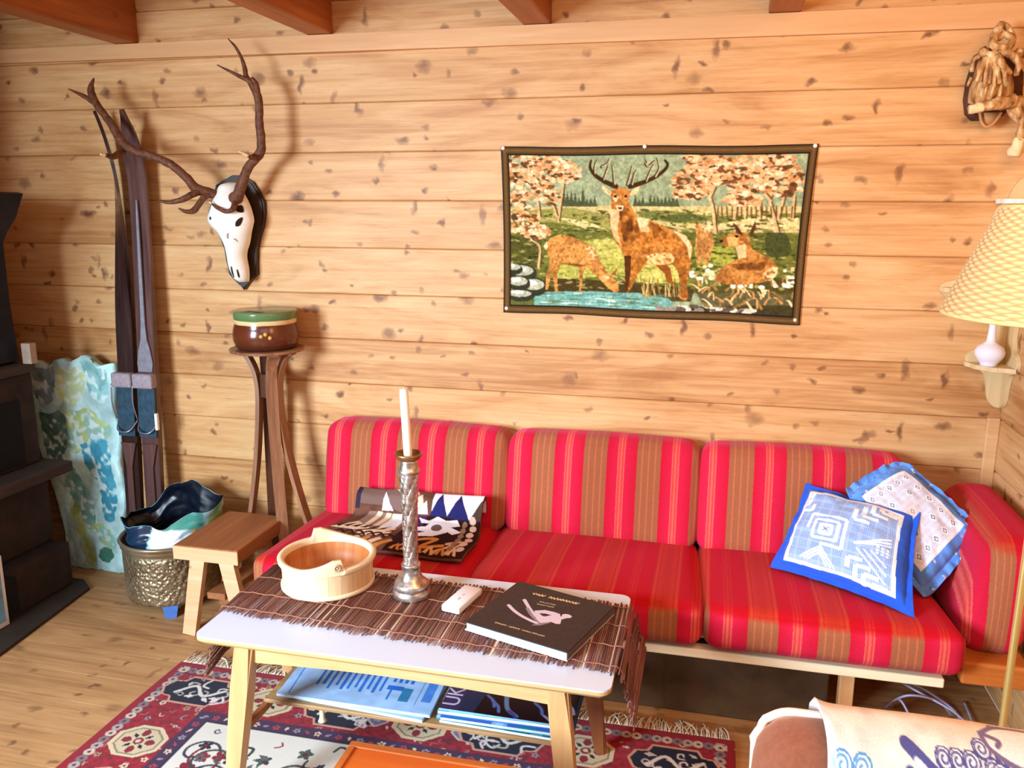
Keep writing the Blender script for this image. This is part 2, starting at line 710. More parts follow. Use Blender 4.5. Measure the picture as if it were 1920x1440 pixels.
M_WHITEP = plain('white_plastic', (246, 247, 250), 0.35, 0, 0.01)
M_CABLE = plain('pale_cable', (190, 190, 235), 0.5, 0, 0.02)
M_BRASS = plain('polished_brass', (250, 224, 140), 0.3, 0.7, 0.03)
M_BONE = plain('bleached_bone', (250, 247, 236), 0.6, 0, 0.06, 18, 0.2)
M_SOCKET = plain('dark_socket', (36, 20, 14), 0.9)
M_PLAQUE = plain('black_brown_plaque', (44, 22, 14), 0.4, 0, 0.2)
M_CANDLE = plain('ivory_wax', (252, 250, 232), 0.45, 0, 0.01, **{'Subsurface_Weight': 0.15})
M_BAGDARK = plain('black_plastic', (12, 20, 34), 0.35, 0, 0.4, 30)


def build_antler():
    t = NT('antler')
    v = t.coords((1, 1, 1))
    nz = t.noise(v, 70, 4, 0.6)
    t.base(t.ramp(nz, [(0.3, L(70, 36, 20)), (0.6, L(116, 68, 40)), (0.8, L(150, 100, 66))]))
    t.set(Roughness=0.65)
    t.bump(nz, 0.6, 0.004)
    return t.m


M_ANTLER = build_antler()
M_TIP = plain('pale_antler_tip', (250, 226, 188), 0.5, 0, 0.08)


def stripes(name, axis, period, phase, topred=0.0, sheen=0.4):
    """red wool with broad brown bands and thin salmon lines"""
    t = NT(name)
    tc = t.n('TexCoord')
    sp = t.n('SeparateXYZ')
    t.l(tc.outputs['Object'], sp.inputs[0])
    u = sp.outputs['XYZ'.index(axis)]
    nz = t.noise(tc.outputs['Object'], 140, 2)
    u2 = t.math('ADD', u, t.math('MULTIPLY', t.math('SUBTRACT', nz, 0.5), 0.004))
    f = t.math('FRACT', t.math('ADD', t.math('DIVIDE', u2, period), phase))
    R1, R2 = L(206, 24, 54), L(216, 34, 70)
    BR, B2, SA, S2 = L(166, 98, 66), L(198, 116, 78), L(236, 108, 92), L(214, 54, 64)
    st = [(0.0, BR), (0.07, BR), (0.09, B2), (0.11, BR), (0.19, BR), (0.21, B2), (0.23, BR), (0.31, BR), (0.33, B2), (0.35, BR),
          (0.425, BR), (0.435, R1), (0.63, R2), (0.64, SA), (0.665, S2), (0.70, SA), (0.73, S2), (0.76, SA), (0.77, R2), (0.985, R1), (1.0, BR)]
    c = t.ramp(f, st)
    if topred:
        # sheen painted on upward faces: bands turn plain red between thin lines
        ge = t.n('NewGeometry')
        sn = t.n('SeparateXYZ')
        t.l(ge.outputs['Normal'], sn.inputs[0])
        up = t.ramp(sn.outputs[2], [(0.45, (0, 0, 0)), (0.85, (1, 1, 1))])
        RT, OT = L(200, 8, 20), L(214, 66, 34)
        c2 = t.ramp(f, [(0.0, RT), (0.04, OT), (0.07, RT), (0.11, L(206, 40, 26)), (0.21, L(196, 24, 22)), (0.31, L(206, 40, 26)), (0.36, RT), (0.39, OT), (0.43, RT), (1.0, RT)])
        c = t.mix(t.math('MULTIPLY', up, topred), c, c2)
    w = t.n('TexNoise')
    w.inputs['Scale'].default_value = 420
    w.inputs['Detail'].default_value = 1
    t.l(tc.outputs['Object'], w.inputs['Vector'])
    c = t.mix(0.35, c, t.ramp(w.outputs[0], [(0.3, (0.6, 0.6, 0.6)), (0.7, (1.25, 1.25, 1.25))]), 'MULTIPLY')
    t.base(c)
    t.set(Roughness=0.95)
    t.b.inputs['Specular IOR Level'].default_value = 0.15
    t.b.inputs['Sheen Weight'].default_value = sheen
    t.b.inputs['Sheen Tint'].default_value = L(255, 130, 180)
    t.bump(w.outputs[0], 0.3, 0.002)
    return t.m


# ================================================================== the room
XL, XR, YF, ZC = -3.05, 0.955, -4.6, 2.40
bm = B()
k = 0
z = 0.168 - 0.1765
while z < ZC:
    z0, z1 = max(z, 0.0), min(z + 0.1765, ZC)
    if z1 - z0 > 0.01:
        box(bm, (XL, 0.0, z0 + 0.0006), (XR + 0.02, 0.03, z1 - 0.0006), 0.0035, seg=1)
    z += 0.1765
box(bm, (XL - 0.05, 0.02, 0), (XR + 0.05, 0.08, ZC))
struct('wall_back', bm, M_WALL)
bm = B()
z = 0.168 - 0.1765
while z < ZC:
    z0, z1 = max(z, 0.0), min(z + 0.1765, ZC)
    if z1 - z0 > 0.01:
        box(bm, (XR, YF, z0 + 0.0006), (XR + 0.03, 0.0, z1 - 0.0006), 0.0035, seg=1)
    z += 0.1765
box(bm, (XR + 0.02, YF, 0), (XR + 0.08, 0.05, ZC))
struct('wall_right', bm, M_WALLR)
bm = B()
z = 0.168 - 0.1765
while z < ZC:
    z0, z1 = max(z, 0.0), min(z + 0.1765, ZC)
    if z1 - z0 > 0.01:
        box(bm, (XL - 0.03, YF, z0 + 0.0006), (XL, 0.0, z1 - 0.0006), 0.0035, seg=1)
    z += 0.1765
struct('wall_left', bm, M_WALLR)
bm = B()
y = YF
while y < 0.03:
    box(bm, (XL, y + 0.0002, -0.03), (XR, min(y + 0.145, 0.03) - 0.0002, 0.0), 0.0007, seg=1)
    y += 0.145
struct('floor', bm, M_FLOOR)
bm = B()
y = 0.03
while y > YF:
    box(bm, (XL, y - 0.12 + 0.0004, ZC), (XR, y - 0.0004, ZC + 0.025), 0.003, seg=1)
    y -= 0.12
struct('ceiling', bm, M_CEIL)
for i, xr in enumerate((-3.01, -2.2, -1.387, -0.577, 0.233)):
    bm = B()
    box(bm, (xr - 0.1, YF, 2.17), (xr, 0.0, ZC), 0.006)
    o = struct('trim_%d' % (i + 2), bm, M_BEAM)
# rail that carries the beams, a little out of level as in the old house
bm = B()
prism(bm, [(XL, 2.118), (XR, 2.096), (XR, 2.168), (XL, 2.168)], -0.02, 0.002, 'Y')
struct('trim_1', bm, M_PLATE)
# short upright where the back boards meet the side wall, above the sofa
bm = B()
box(bm, (0.915, -0.012, 0.0), (XR, 0.002, 0.88), 0.004)
struct('trim_7', bm, M_PLATE)

# ================================================================== fireplace side (left, dark)
fp = thing('fireplace', 'dark masonry fireplace with flared black iron hood at the left wall', 'fireplace', (-2.75, -0.9, 0))
bm = B()
box(bm, (XL + 0.01, -1.6, 0.012), (-2.53, -0.26, 0.20), 0.01)
box(bm, (XL + 0.01, -1.6, 0.20), (-2.60, -0.26, 0.50), 0.012)
obj('firebox', bm, M_BRICK, fp)
bm = B()
prism(bm, [(-1.2, 0.03), (-0.55, 0.03), (-0.55, 0.17), (-0.62, 0.21), (-1.12, 0.21), (-1.2, 0.17)], -2.531, -2.522, 'X')
obj('ash_opening', bm, M_OPENING, fp)
bm = B()
box(bm, (XL + 0.01, -1.65, 0.50), (-2.49, -0.24, 0.545), 0.008)
obj('ledge', bm, M_SLATE, fp)
bm = B()
box(bm, (XL + 0.01, -1.55, 0.545), (-2.60, -0.28, 0.92), 0.012)
obj('chimney_breast', bm, M_BRICK, fp)
bm = B()
box(bm, (-2.606, -1.3, 0.56), (-2.596, -0.36, 0.82), 0.004)
obj('fire_opening', bm, M_OPENING, fp)
bm = B()
box(bm, (XL + 0.01, -1.5, 0.92), (-2.56, -0.30, 0.955), 0.006)
obj('mantel', bm, M_SLATE, fp)
bm = B()
pr = [(-2.64, 0.955), (-2.615, 0.965), (-2.62, 1.05), (-2.628, 1.2), (-2.625, 1.42), (-2.60, 1.46), (-2.555, 1.51), (-2.53, 1.56), (-2.51, 1.6), (-2.53, 1.605), (-2.58, 1.59), (-2.64, 1.60), (XL + 0.01, 1.63), (XL + 0.01, 0.955)]
prism(bm, pr, -1.4, -0.32, 'Y')
obj('hood', bm, M_IRONB, fp, angle=40)
bm = B()
box(bm, (XL + 0.01, -1.2, 1.6), (-2.80, -0.6, ZC), 0.02)
obj('flue', bm, M_IRON, fp)

bm = B()
prism(bm, [(XL + 0.01, -1.9), (-2.31, -1.9), (-2.37, -0.80), (-2.44, -0.28), (-2.52, -0.22), (XL + 0.01, -0.22)], 0.0, 0.012, 'Z')
tag(obj('hearth_slab', bm, M_SLATE), 'dark stone hearth slab on the floor in front of the fireplace', 'hearth')

bm = B()
box(bm, (-2.585, -0.305, 0.956), (-2.545, -0.335, 1.035), 0.002)
t0 = bm
tag(obj('carton', bm, plain('pale_card', (176, 156, 138), 0.8)), 'small pale carton standing at the end of the fireplace mantel', 'carton')

pb = thing('framed_print', 'white-edged pale blue framed print leaning against the fireplace by the hearth', 'picture', (-2.52, -0.72, 0.013))
bm = B()
Mx = Matrix.Rotation(math.radians(-12), 4, 'Y')
box(bm, (-2.52, -0.98, 0.014), (-2.505, -0.62, 0.29), 0.002)
obj('frame', bm, M_WHITEP, pb)
bm = B()
box(bm, (-2.5055, -0.965, 0.035), (-2.503, -0.636, 0.275))
obj('print', bm, plain('pale_blue_print', (120, 178, 214), 0.6, 0, 0.4, 12), pb)

# stone clad fire wall behind the skis
W, H = 150, 260
p = Paint(W, H, 0.42, 0.93, (196, 236, 236))
n1 = vnoise(W, H, 9, 18)[..., None]
p.a = p.a * (0.82 + 0.3 * n1)


def stone(pts, col, col2):
    cx = sum(q[0] for q in pts) / len(pts)
    cy = sum(q[1] for q in pts) / len(pts)
    sm = [tuple(q) for q in spline(pts + [pts[0]], 4)]
    p.poly(sm, col)
    p.poly(sm, col2, 0.8, mod=np.clip((vnoise(W, H, 14, 30) - .4) * 4, 0, 1))
    p.poly(sm, (226, 246, 244), 0.85, mod=np.clip((vnoise(W, H, 24, 50) - .55) * 5, 0, 1))


stone([(0.02, 0.03), (0.13, 0.02), (0.12, 0.15), (0.03, 0.16)], (132, 158, 170), (104, 130, 124))
stone([(0.15, 0.04), (0.24, 0.03), (0.28, 0.12), (0.22, 0.19), (0.14, 0.16)], (196, 220, 176), (214, 226, 160))
stone([(0.26, 0.02), (0.38, 0.02), (0.39, 0.14), (0.30, 0.14)], (150, 204, 206), (120, 172, 168))
stone([(0.03, 0.22), (0.14, 0.21), (0.16, 0.35), (0.10, 0.44), (0.03, 0.42)], (110, 150, 142), (80, 120, 110))
stone([(0.16, 0.21), (0.30, 0.22), (0.39, 0.28), (0.28, 0.36), (0.17, 0.40)], (150, 196, 178), (196, 210, 120))
stone([(0.22, 0.36), (0.36, 0.33), (0.38, 0.62), (0.31, 0.70), (0.26, 0.52)], (78, 166, 190), (58, 142, 172))
stone([(0.06, 0.48), (0.17, 0.46), (0.24, 0.68), (0.18, 0.74), (0.09, 0.60)], (140, 192, 190), (110, 170, 160))
stone([(0.20, 0.72), (0.30, 0.72), (0.36, 0.80), (0.28, 0.84)], (150, 210, 200), (190, 210, 110))
for q in ((0.11, 0.66), (0.13, 0.74), (0.15, 0.82), (0.17, 0.88)):
    p.ell(q[0], q[1], 0.045, 0.07, (170, 180, 60), 0.8, 0.2, soft=0.9)
p.ell(0.27, 0.86, 0.05, 0.035, (60, 120, 100), 0.9, 0.4)
uu, vv = np.linspace(0, 1, W)[None, :], np.linspace(0, 1, H)[:, None]
rough = vnoise(W, H, 4, 8) * 0.016 + vnoise(W, H, 22, 44) * 0.003
left = np.interp(vv[:, 0], [0, 0.45, 0.62, 0.8, 1], [-2.795, -2.77, -2.72, -2.70, -2.70])[:, None]
right = np.interp(vv[:, 0], [0, 0.3, 0.6, 1.0], [-2.375, -2.38, -2.385, -2.39])[:, None] + 0.01 * np.sin(vv * 23)
top = 0.905 + 0.035 * np.exp(-((uu - 0.62) / 0.25) ** 2) + 0.012 * np.sin(uu * 21)
Pm = np.stack([left + (right - left) * uu, -0.052 - rough + 0 * uu, top * (1 - vv) + 0.001 * vv], -1)
o = link('stone_cladding', grid_mesh('stone_cladding', Pm, p.lin()), painted('mossy_stone', 0.8, 40, 0.15), None, True)
thicken(o, 0.045, 1)
tag(o, 'pale turquoise rubble stone panel with white mortar against the wall behind the skis', 'stone panel')

# ================================================================== rug
RW, RL = 1.86, 1.72
RX0, RY0 = -1.723, -0.695
w, h = 620, 574
p = Paint(w, h, RW, RL, (134, 20, 34))
nz = vnoise(w, h, 200, 190)
red = np.array((150, 24, 40))
p.a = red * (0.8 + 0.4 * nz[..., None])
CREAM, NAVY, GREY, OLIVE, IVORY = (222, 206, 178), (20, 16, 44), (150, 148, 160), (168, 150, 116), (232, 228, 216)


def motif(x, y, s, col, kind=0, rot=0.0):
    c, n_ = math.cos(rot), math.sin(rot)
    def T(a, b):
        return (x + (a * c - b * n_) * s, y + (a * n_ + b * c) * s)
    if kind == 0:
        for q in range(5):
            an = q * 2 * PI / 5 + rot
            p.ell(x + 0.55 * s * math.cos(an), y + 0.55 * s * math.sin(an), 0.42 * s, 0.3 * s, col, rot=an)
        p.ell(x, y, 0.3 * s, 0.3 * s, (120, 20, 36))
    elif kind == 1:
        p.curve([T(-1, 0.3), T(-0.3, -0.5), T(0.4, -0.2), T(1, 0.5)], 0.32 * s, col, n=4)
    elif kind == 2:
        p.poly([T(-0.9, 0), T(-0.2, -0.45), T(0.9, 0), T(-0.2, 0.45)], col)
    else:
        p.curve([T(-0.7, 0.5), T(-0.7, -0.5), T(0.3, -0.6), T(0.5, 0.1), T(-0.1, 0.3)], 0.26 * s, col, n=4)


def scatter(x0, y0, x1, y1, n, smin, smax, cols, kinds=(0, 1, 2, 3), seed=1):
    r = random.Random(seed)
    for _ in range(n):
        motif(r.uniform(x0, x1), r.uniform(y0, y1), r.uniform(smin, smax), r.choice(cols), r.choice(kinds), r.uniform(0, 6.3))


BO = 0.285
# field
scatter(0.05, 0.05, RW - 0.05, RL - 0.02, 1500, 0.008, 0.014, [CREAM, GREY, OLIVE, (190, 90, 90), (88, 30, 60)], (0, 2, 1), 3)
fp_ = [(BO, BO), (RW - BO, BO), (RW - BO, RL - BO), (BO, RL - BO)]
p.poly([(BO - .045, BO - .045), (RW - BO + .045, BO - .045), (RW - BO + .045, RL - BO + .045), (BO - .045, RL - BO + .045)], (72, 40, 76))
scatter_r = random.Random(5)
for i in range(int(4 * RW / 0.03)):
    pass
for side in range(4):
    Ls = (RW - 2 * BO + 0.06) if side % 2 == 0 else (RL - 2 * BO + 0.06)
    for q in range(int(Ls / 0.034)):
        d = BO - 0.03 + (q + 0.5) * 0.034
        x, y = [(d, BO - .022), (RW - BO + .022, d), (d, RL - BO + .022), (BO - .022, d)][side]
        motif(x, y, 0.013, [GREY, (170, 70, 80), CREAM][q % 3], [2, 0][q % 2], q)
p.poly(fp_, IVORY)
p.a[:] = p.a
# arabesques in the ivory field
rr = random.Random(9)
for i in range(64):
    x, y = rr.uniform(BO + .06, RW - BO - .06), rr.uniform(BO + .05, min(RL - BO - .05, 1.2))
    a0 = rr.uniform(0, 6.28)
    pts = []
    for q in range(7):
        rad = 0.012 + q * 0.011
        pts.append((x + rad * math.cos(a0 + q * 0.8), y + rad * math.sin(a0 + q * 0.8)))
    p.curve(pts, 0.0075, rr.choice([(50, 60, 62), (60, 50, 70), (130, 24, 44)]), n=4)
    motif(pts[-1][0], pts[-1][1], rr.uniform(.022, .036), rr.choice([(140, 22, 44), (88, 92, 104), (70, 58, 90), (30, 36, 44)]), 0, a0)
scatter(BO + .03, BO + .03, RW - BO - .03, RL - BO - .03, 420, .014, .026, [(92, 100, 104), (60, 60, 84), (150, 30, 50), (44, 60, 58), (112, 108, 118), (70, 96, 88)], (2, 1, 3, 0), 8)
p.line([(BO, BO), (RW - BO, BO), (RW - BO, RL), (BO, RL), (BO, BO)], 0.008, (40, 34, 60))
# outer guard
for side in range(4):
    Ls = RW if side % 2 == 0 else RL
    for q in range(int(Ls / 0.03)):
        d = (q + 0.5) * 0.03
        x, y = [(d, .042), (RW - .042, d), (d, RL - .042), (.042, d)][side]
        p.ell(x, y, .0155, .0155, [(178, 172, 166), (210, 196, 176), (128, 118, 128)][q % 3])
        p.ell(x, y, .006, .006, (110, 30, 44))
for x0, y0, x1, y1 in ((0, 0, RW, .022), (0, 0, .022, RL), (RW - .022, 0, RW, RL), (0, RL - .022, RW, RL)):
    p.rect(x0, y0, x1, y1, (152, 16, 36))
# cartouches and medallions in the main border


def cart(cx, cy, lx, ly, rot=0.0, seed=0):
    base = [(-1, 0), (-.86, -.55), (-.6, -.62), (-.5, -1), (.5, -1), (.6, -.62), (.86, -.55), (1, 0), (.86, .55), (.6, .62), (.5, 1), (-.5, 1), (-.6, .62), (-.86, .55)]
    c, n_ = math.cos(rot), math.sin(rot)
    def T(a, b, k=1):
        return (cx + a * lx * k * c - b * ly * k * n_, cy + a * lx * k * n_ + b * ly * k * c)
    p.poly([T(a * 1.07, b * 1.12) for a, b in base], (214, 160, 140))
    p.poly([T(a, b) for a, b in base], NAVY)
    r = random.Random(seed)
    for _ in range(13):
        a, b = r.uniform(-.75, .75), r.uniform(-.7, .7)
        x, y = T(a, b)
        motif(x, y, r.uniform(.014, .024), r.choice([IVORY, (236, 226, 224), (200, 190, 180)]), r.choice([1, 3, 2]), r.uniform(0, 6))
    p.curve([T(-.6, .3), T(-.2, -.4), T(.2, .3), T(.65, -.3)], .012, IVORY, n=5)


def medal(cx, cy, s, seed=0):
    o8 = [(cx + s * math.cos(a) * 1.15, cy + s * math.sin(a)) for a in np.arange(8) * PI / 4 + PI / 8]
    p.poly(o8, (226, 206, 170))
    p.poly([((x - cx) * .84 + cx, (y - cy) * .84 + cy) for x, y in o8], (150, 138, 110))
    p.poly([((x - cx) * .76 + cx, (y - cy) * .76 + cy) for x, y in o8], (214, 198, 160))
    for q in range(4):
        a = q * PI / 2 + PI / 4
        motif(cx + s * .42 * math.cos(a), cy + s * .42 * math.sin(a), s * .2, NAVY, 2, a)
        a += PI / 4
        p.ell(cx + s * .5 * math.cos(a), cy + s * .5 * math.sin(a), s * .2, s * .16, (140, 26, 44), rot=a)
    p.ell(cx, cy, s * .2, s * .2, (140, 26, 44))
    p.ell(cx, cy, s * .1, s * .1, CREAM)


def shield(cx, cy):
    p.poly([(cx - .032, cy - .03), (cx + .032, cy - .03), (cx + .036, cy + .012), (cx, cy + .045), (cx - .036, cy + .012)], (206, 196, 196))
    p.poly([(cx - .026, cy - .025), (cx + .026, cy - .025), (cx + .028, cy + .01), (cx, cy + .036), (cx - .028, cy + .01)], (120, 122, 152))
    motif(cx, cy, .017, (196, 170, 190), 0)


bc = 0.148
xs = np.linspace(0.17, RW - 0.17, 7)
for i, x in enumerate(xs):
    if i % 2 == 0:
        cart(x, bc, 0.125, 0.068, 0, i)
    else:
        medal(x, bc, 0.078, i)
        if i in (3,):
            shield(x - .135, bc)
            shield(x + .135, bc)
for sx in (bc, RW - bc):
    for i, y in enumerate(np.arange(0.42, RL, 0.235)):
        if i % 2 == 0:
            medal(sx, y, 0.078, i)
        else:
            cart(sx, y, 0.11, 0.068, PI / 2, i + 20)
u = p.X / RW
Pm = np.stack([RX0 + p.X, RY0 - p.Y, 0.009 + 0.0025 * vnoise(w, h, 9, 8)], -1)
rg = thing('persian_rug', 'red Persian rug with navy cartouche border and ivory floral field, under the table', 'rug', (RX0 + RW / 2, RY0 - RL / 2, 0))
o = link('pile', grid_mesh('pile', Pm, p.lin()), painted('knotted_wool', 1.0, 500, 0.4, 0.15, 0.1), rg, True)
thicken(o, 0.007)
bm = B()
rr = random.Random(2)
for i in range(330):
    x = RX0 + 0.01 + (RW - 0.02) * i / 330
    ln = rr.uniform(.045, .085)
    a = rr.gauss(0, .35)
    q = [(x, RY0 + .001, .008), (x + a * ln * .4, RY0 + ln * .5, .006 + rr.uniform(0, .009)), (x + a * ln + rr.gauss(0, .006), RY0 + ln, .003)]
    tube(bm, spline(q, 3), rr.uniform(.0014, .0026), 4)
f = obj('fringe', bm, plain('cream_fringe', (238, 226, 206), 0.9), rg, True)

# ================================================================== sofa
SX = -0.34
sofa = thing('sofa', 'long red and brown striped wool sofa with pale wooden frame along the back wall', 'sofa', (SX, -0.4, 0))
PER = 0.187


def ph(x0):
    return (-(x0 - SX) / PER) % 1.0


backs = [(-1.408, -0.694, -1.296), (-0.69, -0.008, -0.594), (-0.004, 0.655, 0.092)]
for i, (a, b, x0) in enumerate(backs):
    bm = B()
    cushion(bm, (a, -0.225, 0.388), (b, -0.085, 0.752), 0.045, 16, 0.010, tf=lambda w: Vector((w.x, w.y + (w.z - 0.388) * 0.19, w.z)))
    obj('back_cushion', bm, stripes('red_striped_wool_back_%d' % i, 'X', PER, ph(x0)), sofa, True)
seats = [(-1.405, -0.688, -1.25), (-0.684, 0.026, -0.50), (0.03, 0.715, 0.15)]
for i, (a, b, x0) in enumerate(seats):
    bm = B()
    cushion(bm, (a, -0.745, 0.300), (b, -0.11, 0.432), 0.04, 16, 0.012, tf=lambda w: Vector((w.x - (w.y + 0.735) * 0.05, w.y, w.z - (w.y + 0.5) * 0.07)))
    obj('seat_cushion', bm, stripes('red_striped_wool_seat_%d' % i, 'X', PER, ph(x0), 0.85, 0.12), sofa, True)
bm = B()
cushion(bm, (0.735, -0.62, 0.33), (0.90, -0.06, 0.675), 0.06, 16, 0.012, tf=lambda w: Vector((w.x + (w.z - 0.36) * 0.15, w.y, w.z + 0.01 * (w.y + 0.3))))
obj('arm_cushion', bm, stripes('red_striped_wool_arm', 'X', 0.125, (-(0.787 - SX) / 0.125) % 1.0, 0.9, 0.2), sofa, True)
bm = B()
box(bm, (-1.385, -0.71, 0.272), (0.675, -0.668, 0.300), 0.004)
obj('front_rail', bm, wood('sofa_rail', (252, 240, 206), (238, 214, 166), 'X', 1.2, 0.35), sofa)
bm = B()
box(bm, (-1.385, -0.10, 0.25), (0.90, -0.07, 0.31), 0.004)
obj('back_rail', bm, M_OAK, sofa)
bm = B()
for y in np.arange(-0.62, -0.12, 0.09):
    box(bm, (-1.37, y, 0.29), (0.72, y + 0.05, 0.308), 0.002)
obj('slats', bm, M_OAK, sofa)
bm = B()
box(bm, (0.728, -0.665, 0.268), (0.90, -0.06, 0.335), 0.006)
obj('arm_base', bm, wood('arm_pine', (214, 128, 58), (170, 90, 34), 'X', 1.5, 0.4), sofa)
M_SLEG = wood('sofa_leg', (216, 170, 120), (184, 134, 86), 'Z', 1.2, 0.5)
for x, y in ((-1.33, -0.655), (0.435, -0.655), (-1.33, -0.12), (0.435, -0.12), (0.84, -0.12)):
    bm = B()
    box(bm, (x - 0.02, y - 0.018, 0.0), (x + 0.02, y + 0.018, 0.29), 0.003)
    obj('leg', bm, M_SLEG, sofa)

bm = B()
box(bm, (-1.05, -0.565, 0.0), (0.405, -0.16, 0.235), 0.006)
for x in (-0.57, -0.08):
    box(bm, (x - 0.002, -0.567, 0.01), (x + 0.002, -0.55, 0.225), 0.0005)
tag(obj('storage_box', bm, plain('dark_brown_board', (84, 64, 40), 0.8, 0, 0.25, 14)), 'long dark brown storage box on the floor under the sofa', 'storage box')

# pale cable under the sofa
bm = B()
c1 = [(0.60, -0.42, 0.02), (0.62, -0.50, 0.10), (0.68, -0.52, 0.02), (0.78, -0.48, 0.006), (0.82, -0.38, 0.006), (0.74, -0.30, 0.03), (0.64, -0.36, 0.09), (0.66, -0.46, 0.12), (0.76, -0.50, 0.09), (0.84, -0.46, 0.02), (0.86, -0.30, 0.006)]
c2 = [(0.63, -0.38, 0.006), (0.60, -0.46, 0.06), (0.64, -0.52, 0.13), (0.73, -0.48, 0.10), (0.80, -0.40, 0.01)]
tube(bm, spline(c1, 8), 0.0035, 6)
tube(bm, spline(c2, 8), 0.0035, 6)
tag(obj('cable', bm, M_CABLE, None, True), 'pale lilac looped cable lying on the floor under the sofa', 'cable')

# ------------------------------------------------------------------ pillows


def pillow(name, label, corners, thick, w, h, paint, mat, matb, flange=0.0, ruffle=0.0, bend=0.0):
    tl, tr, br, bl = [np.array(c, float) for c in corners]
    Q = quad_points(w, h, tl, tr, br, bl)
    n = np.cross(tr - bl, tl - br)
    n /= np.linalg.norm(n)
    if n[1] > 0:
        n = -n
    u = np.linspace(-1, 1, w)[None, :]
    v = np.linspace(-1, 1, h)[:, None]
    e = 1 - flange
    uu, vv = np.clip(u / e, -1, 1), np.clip(v / e, -1, 1)
    pr = np.clip((1 - uu ** 2), 0, 1) ** 0.42 * np.clip((1 - vv ** 2), 0, 1) ** 0.42
    wr = (vnoise(w, h, 7, 7) - 0.5) * 0.014 * (1 - 0.6 * pr) + (vnoise(w, h, 16, 16) - 0.5) * 0.006
    amt = thick * pr + wr
    ctr = (tl + tr + br + bl) / 4
    # edges pulled in between the corners, as stuffed cloth does
    pull = 1 - 0.06 * ((1 - u ** 2) * np.abs(v) ** 3 + (1 - v ** 2) * np.abs(u) ** 3)
    Q = ctr + (Q - ctr) * pull[..., None]
    if ruffle:
        ed = np.maximum(np.abs(u), np.abs(v))
        k = np.clip((ed - (1 - ruffle)) / ruffle, 0, 1)
        th = np.arctan2(v + 0 * u, u + 0 * v)
        amt = amt + k * 0.011 * np.sin(th * 17 + 2 * np.sin(th * 5)) * (1 - .5 * k)
        Q = ctr + (Q - ctr) * (1 - .13 * (np.abs(u * v) ** 3))[..., None]
    F = Q + n * (amt[..., None] + 0.002)
    bk = Q - n * (np.clip(thick * 0.8 * pr, 0, 1)[..., None] + 0.002) + n * (wr * (1 - pr))[..., None] * 0.9
    if ruffle:
        bk = bk + n * (k * 0.011 * np.sin(th * 17 + 2 * np.sin(th * 5)) * (1 - .5 * k))[..., None] * 0.98
    root = thing(name, label, 'cushion', tuple((bl + br) / 2))
    return root, F, bk, Q, n


# blue pillow with white crochet front (pattern in its own 0..1 square)
w = h = 230
p = Paint(w, h, 1, 1, (36, 96, 226))
p.a = p.a * (0.86 + 0.28 * vnoise(w, h, 9, 9)[..., None])
x0, y0, x1, y1 = 0.085, 0.10, 0.90, 0.93
BLU, WHT = (84, 132, 220), (252, 252, 255)
p.poly([(x0, y0), (0.5, y0 + .012), (x1, y0), (x1 - .012, .5), (x1, y1), (.5, y1 - .012), (x0, y1), (x0 + .012, .5)], WHT)
p.rect(x0 + .035, y0 + .035, x1 - .035, y1 - .035, (100, 146, 226))
g = 0.0125
for q in np.arange(x0 + .035, x1 - .03, g):
    p.rect(q, y0 + .035, q + g * .42, y1 - .035, (182, 206, 246))
for q in np.arange(y0 + .035, y1 - .03, g):
    p.rect(x0 + .035, q, x1 - .035, q + g * .42, (182, 206, 246))
cx, cy = 0.37, 0.55


def chevron(x, y, s, dx, dy, wd=.034):
    # L shape whose corner points to dx, dy
    p.rect(min(x, x - dx * s), y - wd / 2, max(x, x - dx * s), y + wd / 2, WHT)
    p.rect(x - wd / 2, min(y, y - dy * s), x + wd / 2, max(y, y - dy * s), WHT)


for k_ in range(3):
    d = .045 + .05 * k_
    for dx in (-1, 1):
        for dy in (-1, 1):
            if k_ < 2 or (dx, dy) != (-1, 1):
                chevron(cx + dx * d, cy + dy * d, d * 1.15, dx, dy, .026)
for k_ in range(6):
    d = .20 + .066 * k_
    chevron(min(x1 - .06, cx + d * .93), max(y0 + .06, cy - d * .93), .12, -1, 1, .034) if k_ < 5 else None
for k_ in range(4):
    d = .20 + .06 * k_
    chevron(cx + d, cy + d * .92, .10, -1, -1, .032)
for k_ in range(4):
    d = .17 + .055 * k_
    chevron(max(x0 + .06, cx - d), max(y0 + .06, cy - d * 1.1), .09, 1, 1, .03)
p.rect(cx - .03, cy - .03, cx + .03, cy + .03, WHT)
p.line([(cx - .018, cy - .018), (cx + .018, cy + .018)], .009, BLU)
p.line([(cx - .018, cy + .018), (cx + .018, cy - .018)], .009, BLU)
for k_ in range(3):
    p.line([(.60, .60 - k_ * .0), (.84, .44 + k_ * .035)], .014, WHT)
    p.line([(.62 + k_ * .05, .64 - k_ * .01), (.83, .86 - k_ * .07)], .014, WHT)
    p.line([(.22 + k_ * .03, .86), (.36, .72 + k_ * .03), (.48 - k_ * .03, .88)], .014, WHT)
for k_ in range(3):
    for j in range(3):
        p.ell(.76 + .035 * k_, .56 + .03 * j, .012, .012, WHT)
pts = ((0.343, -0.175, 0.655), (0.650, -0.385, 0.660), (0.592, -0.665, 0.452), (0.226, -0.400, 0.446))
for q in ((0, 0, 1, y0 + .004), (0, y1 - .004, 1, 1), (0, 0, x0 + .004, 1), (x1 - .004, 0, 1, 1)):
    p.rect(*q, (36, 96, 226))
root, F, bk, Q, n = pillow('crochet_pillow', 'bright blue pillow with white crochet chevron panel leaning at the sofa front', pts, 0.07, w, h, p, None, None, 0.10)
M_BLUEC = plain('bright_blue_cotton', (40, 100, 226), 0.85, 0, 0.12, 14)
M_PAINTC = painted('crochet_cotton', 0.9, 300, 0.3, 0.2)
mf = grid_mesh('cover', F, p.lin())
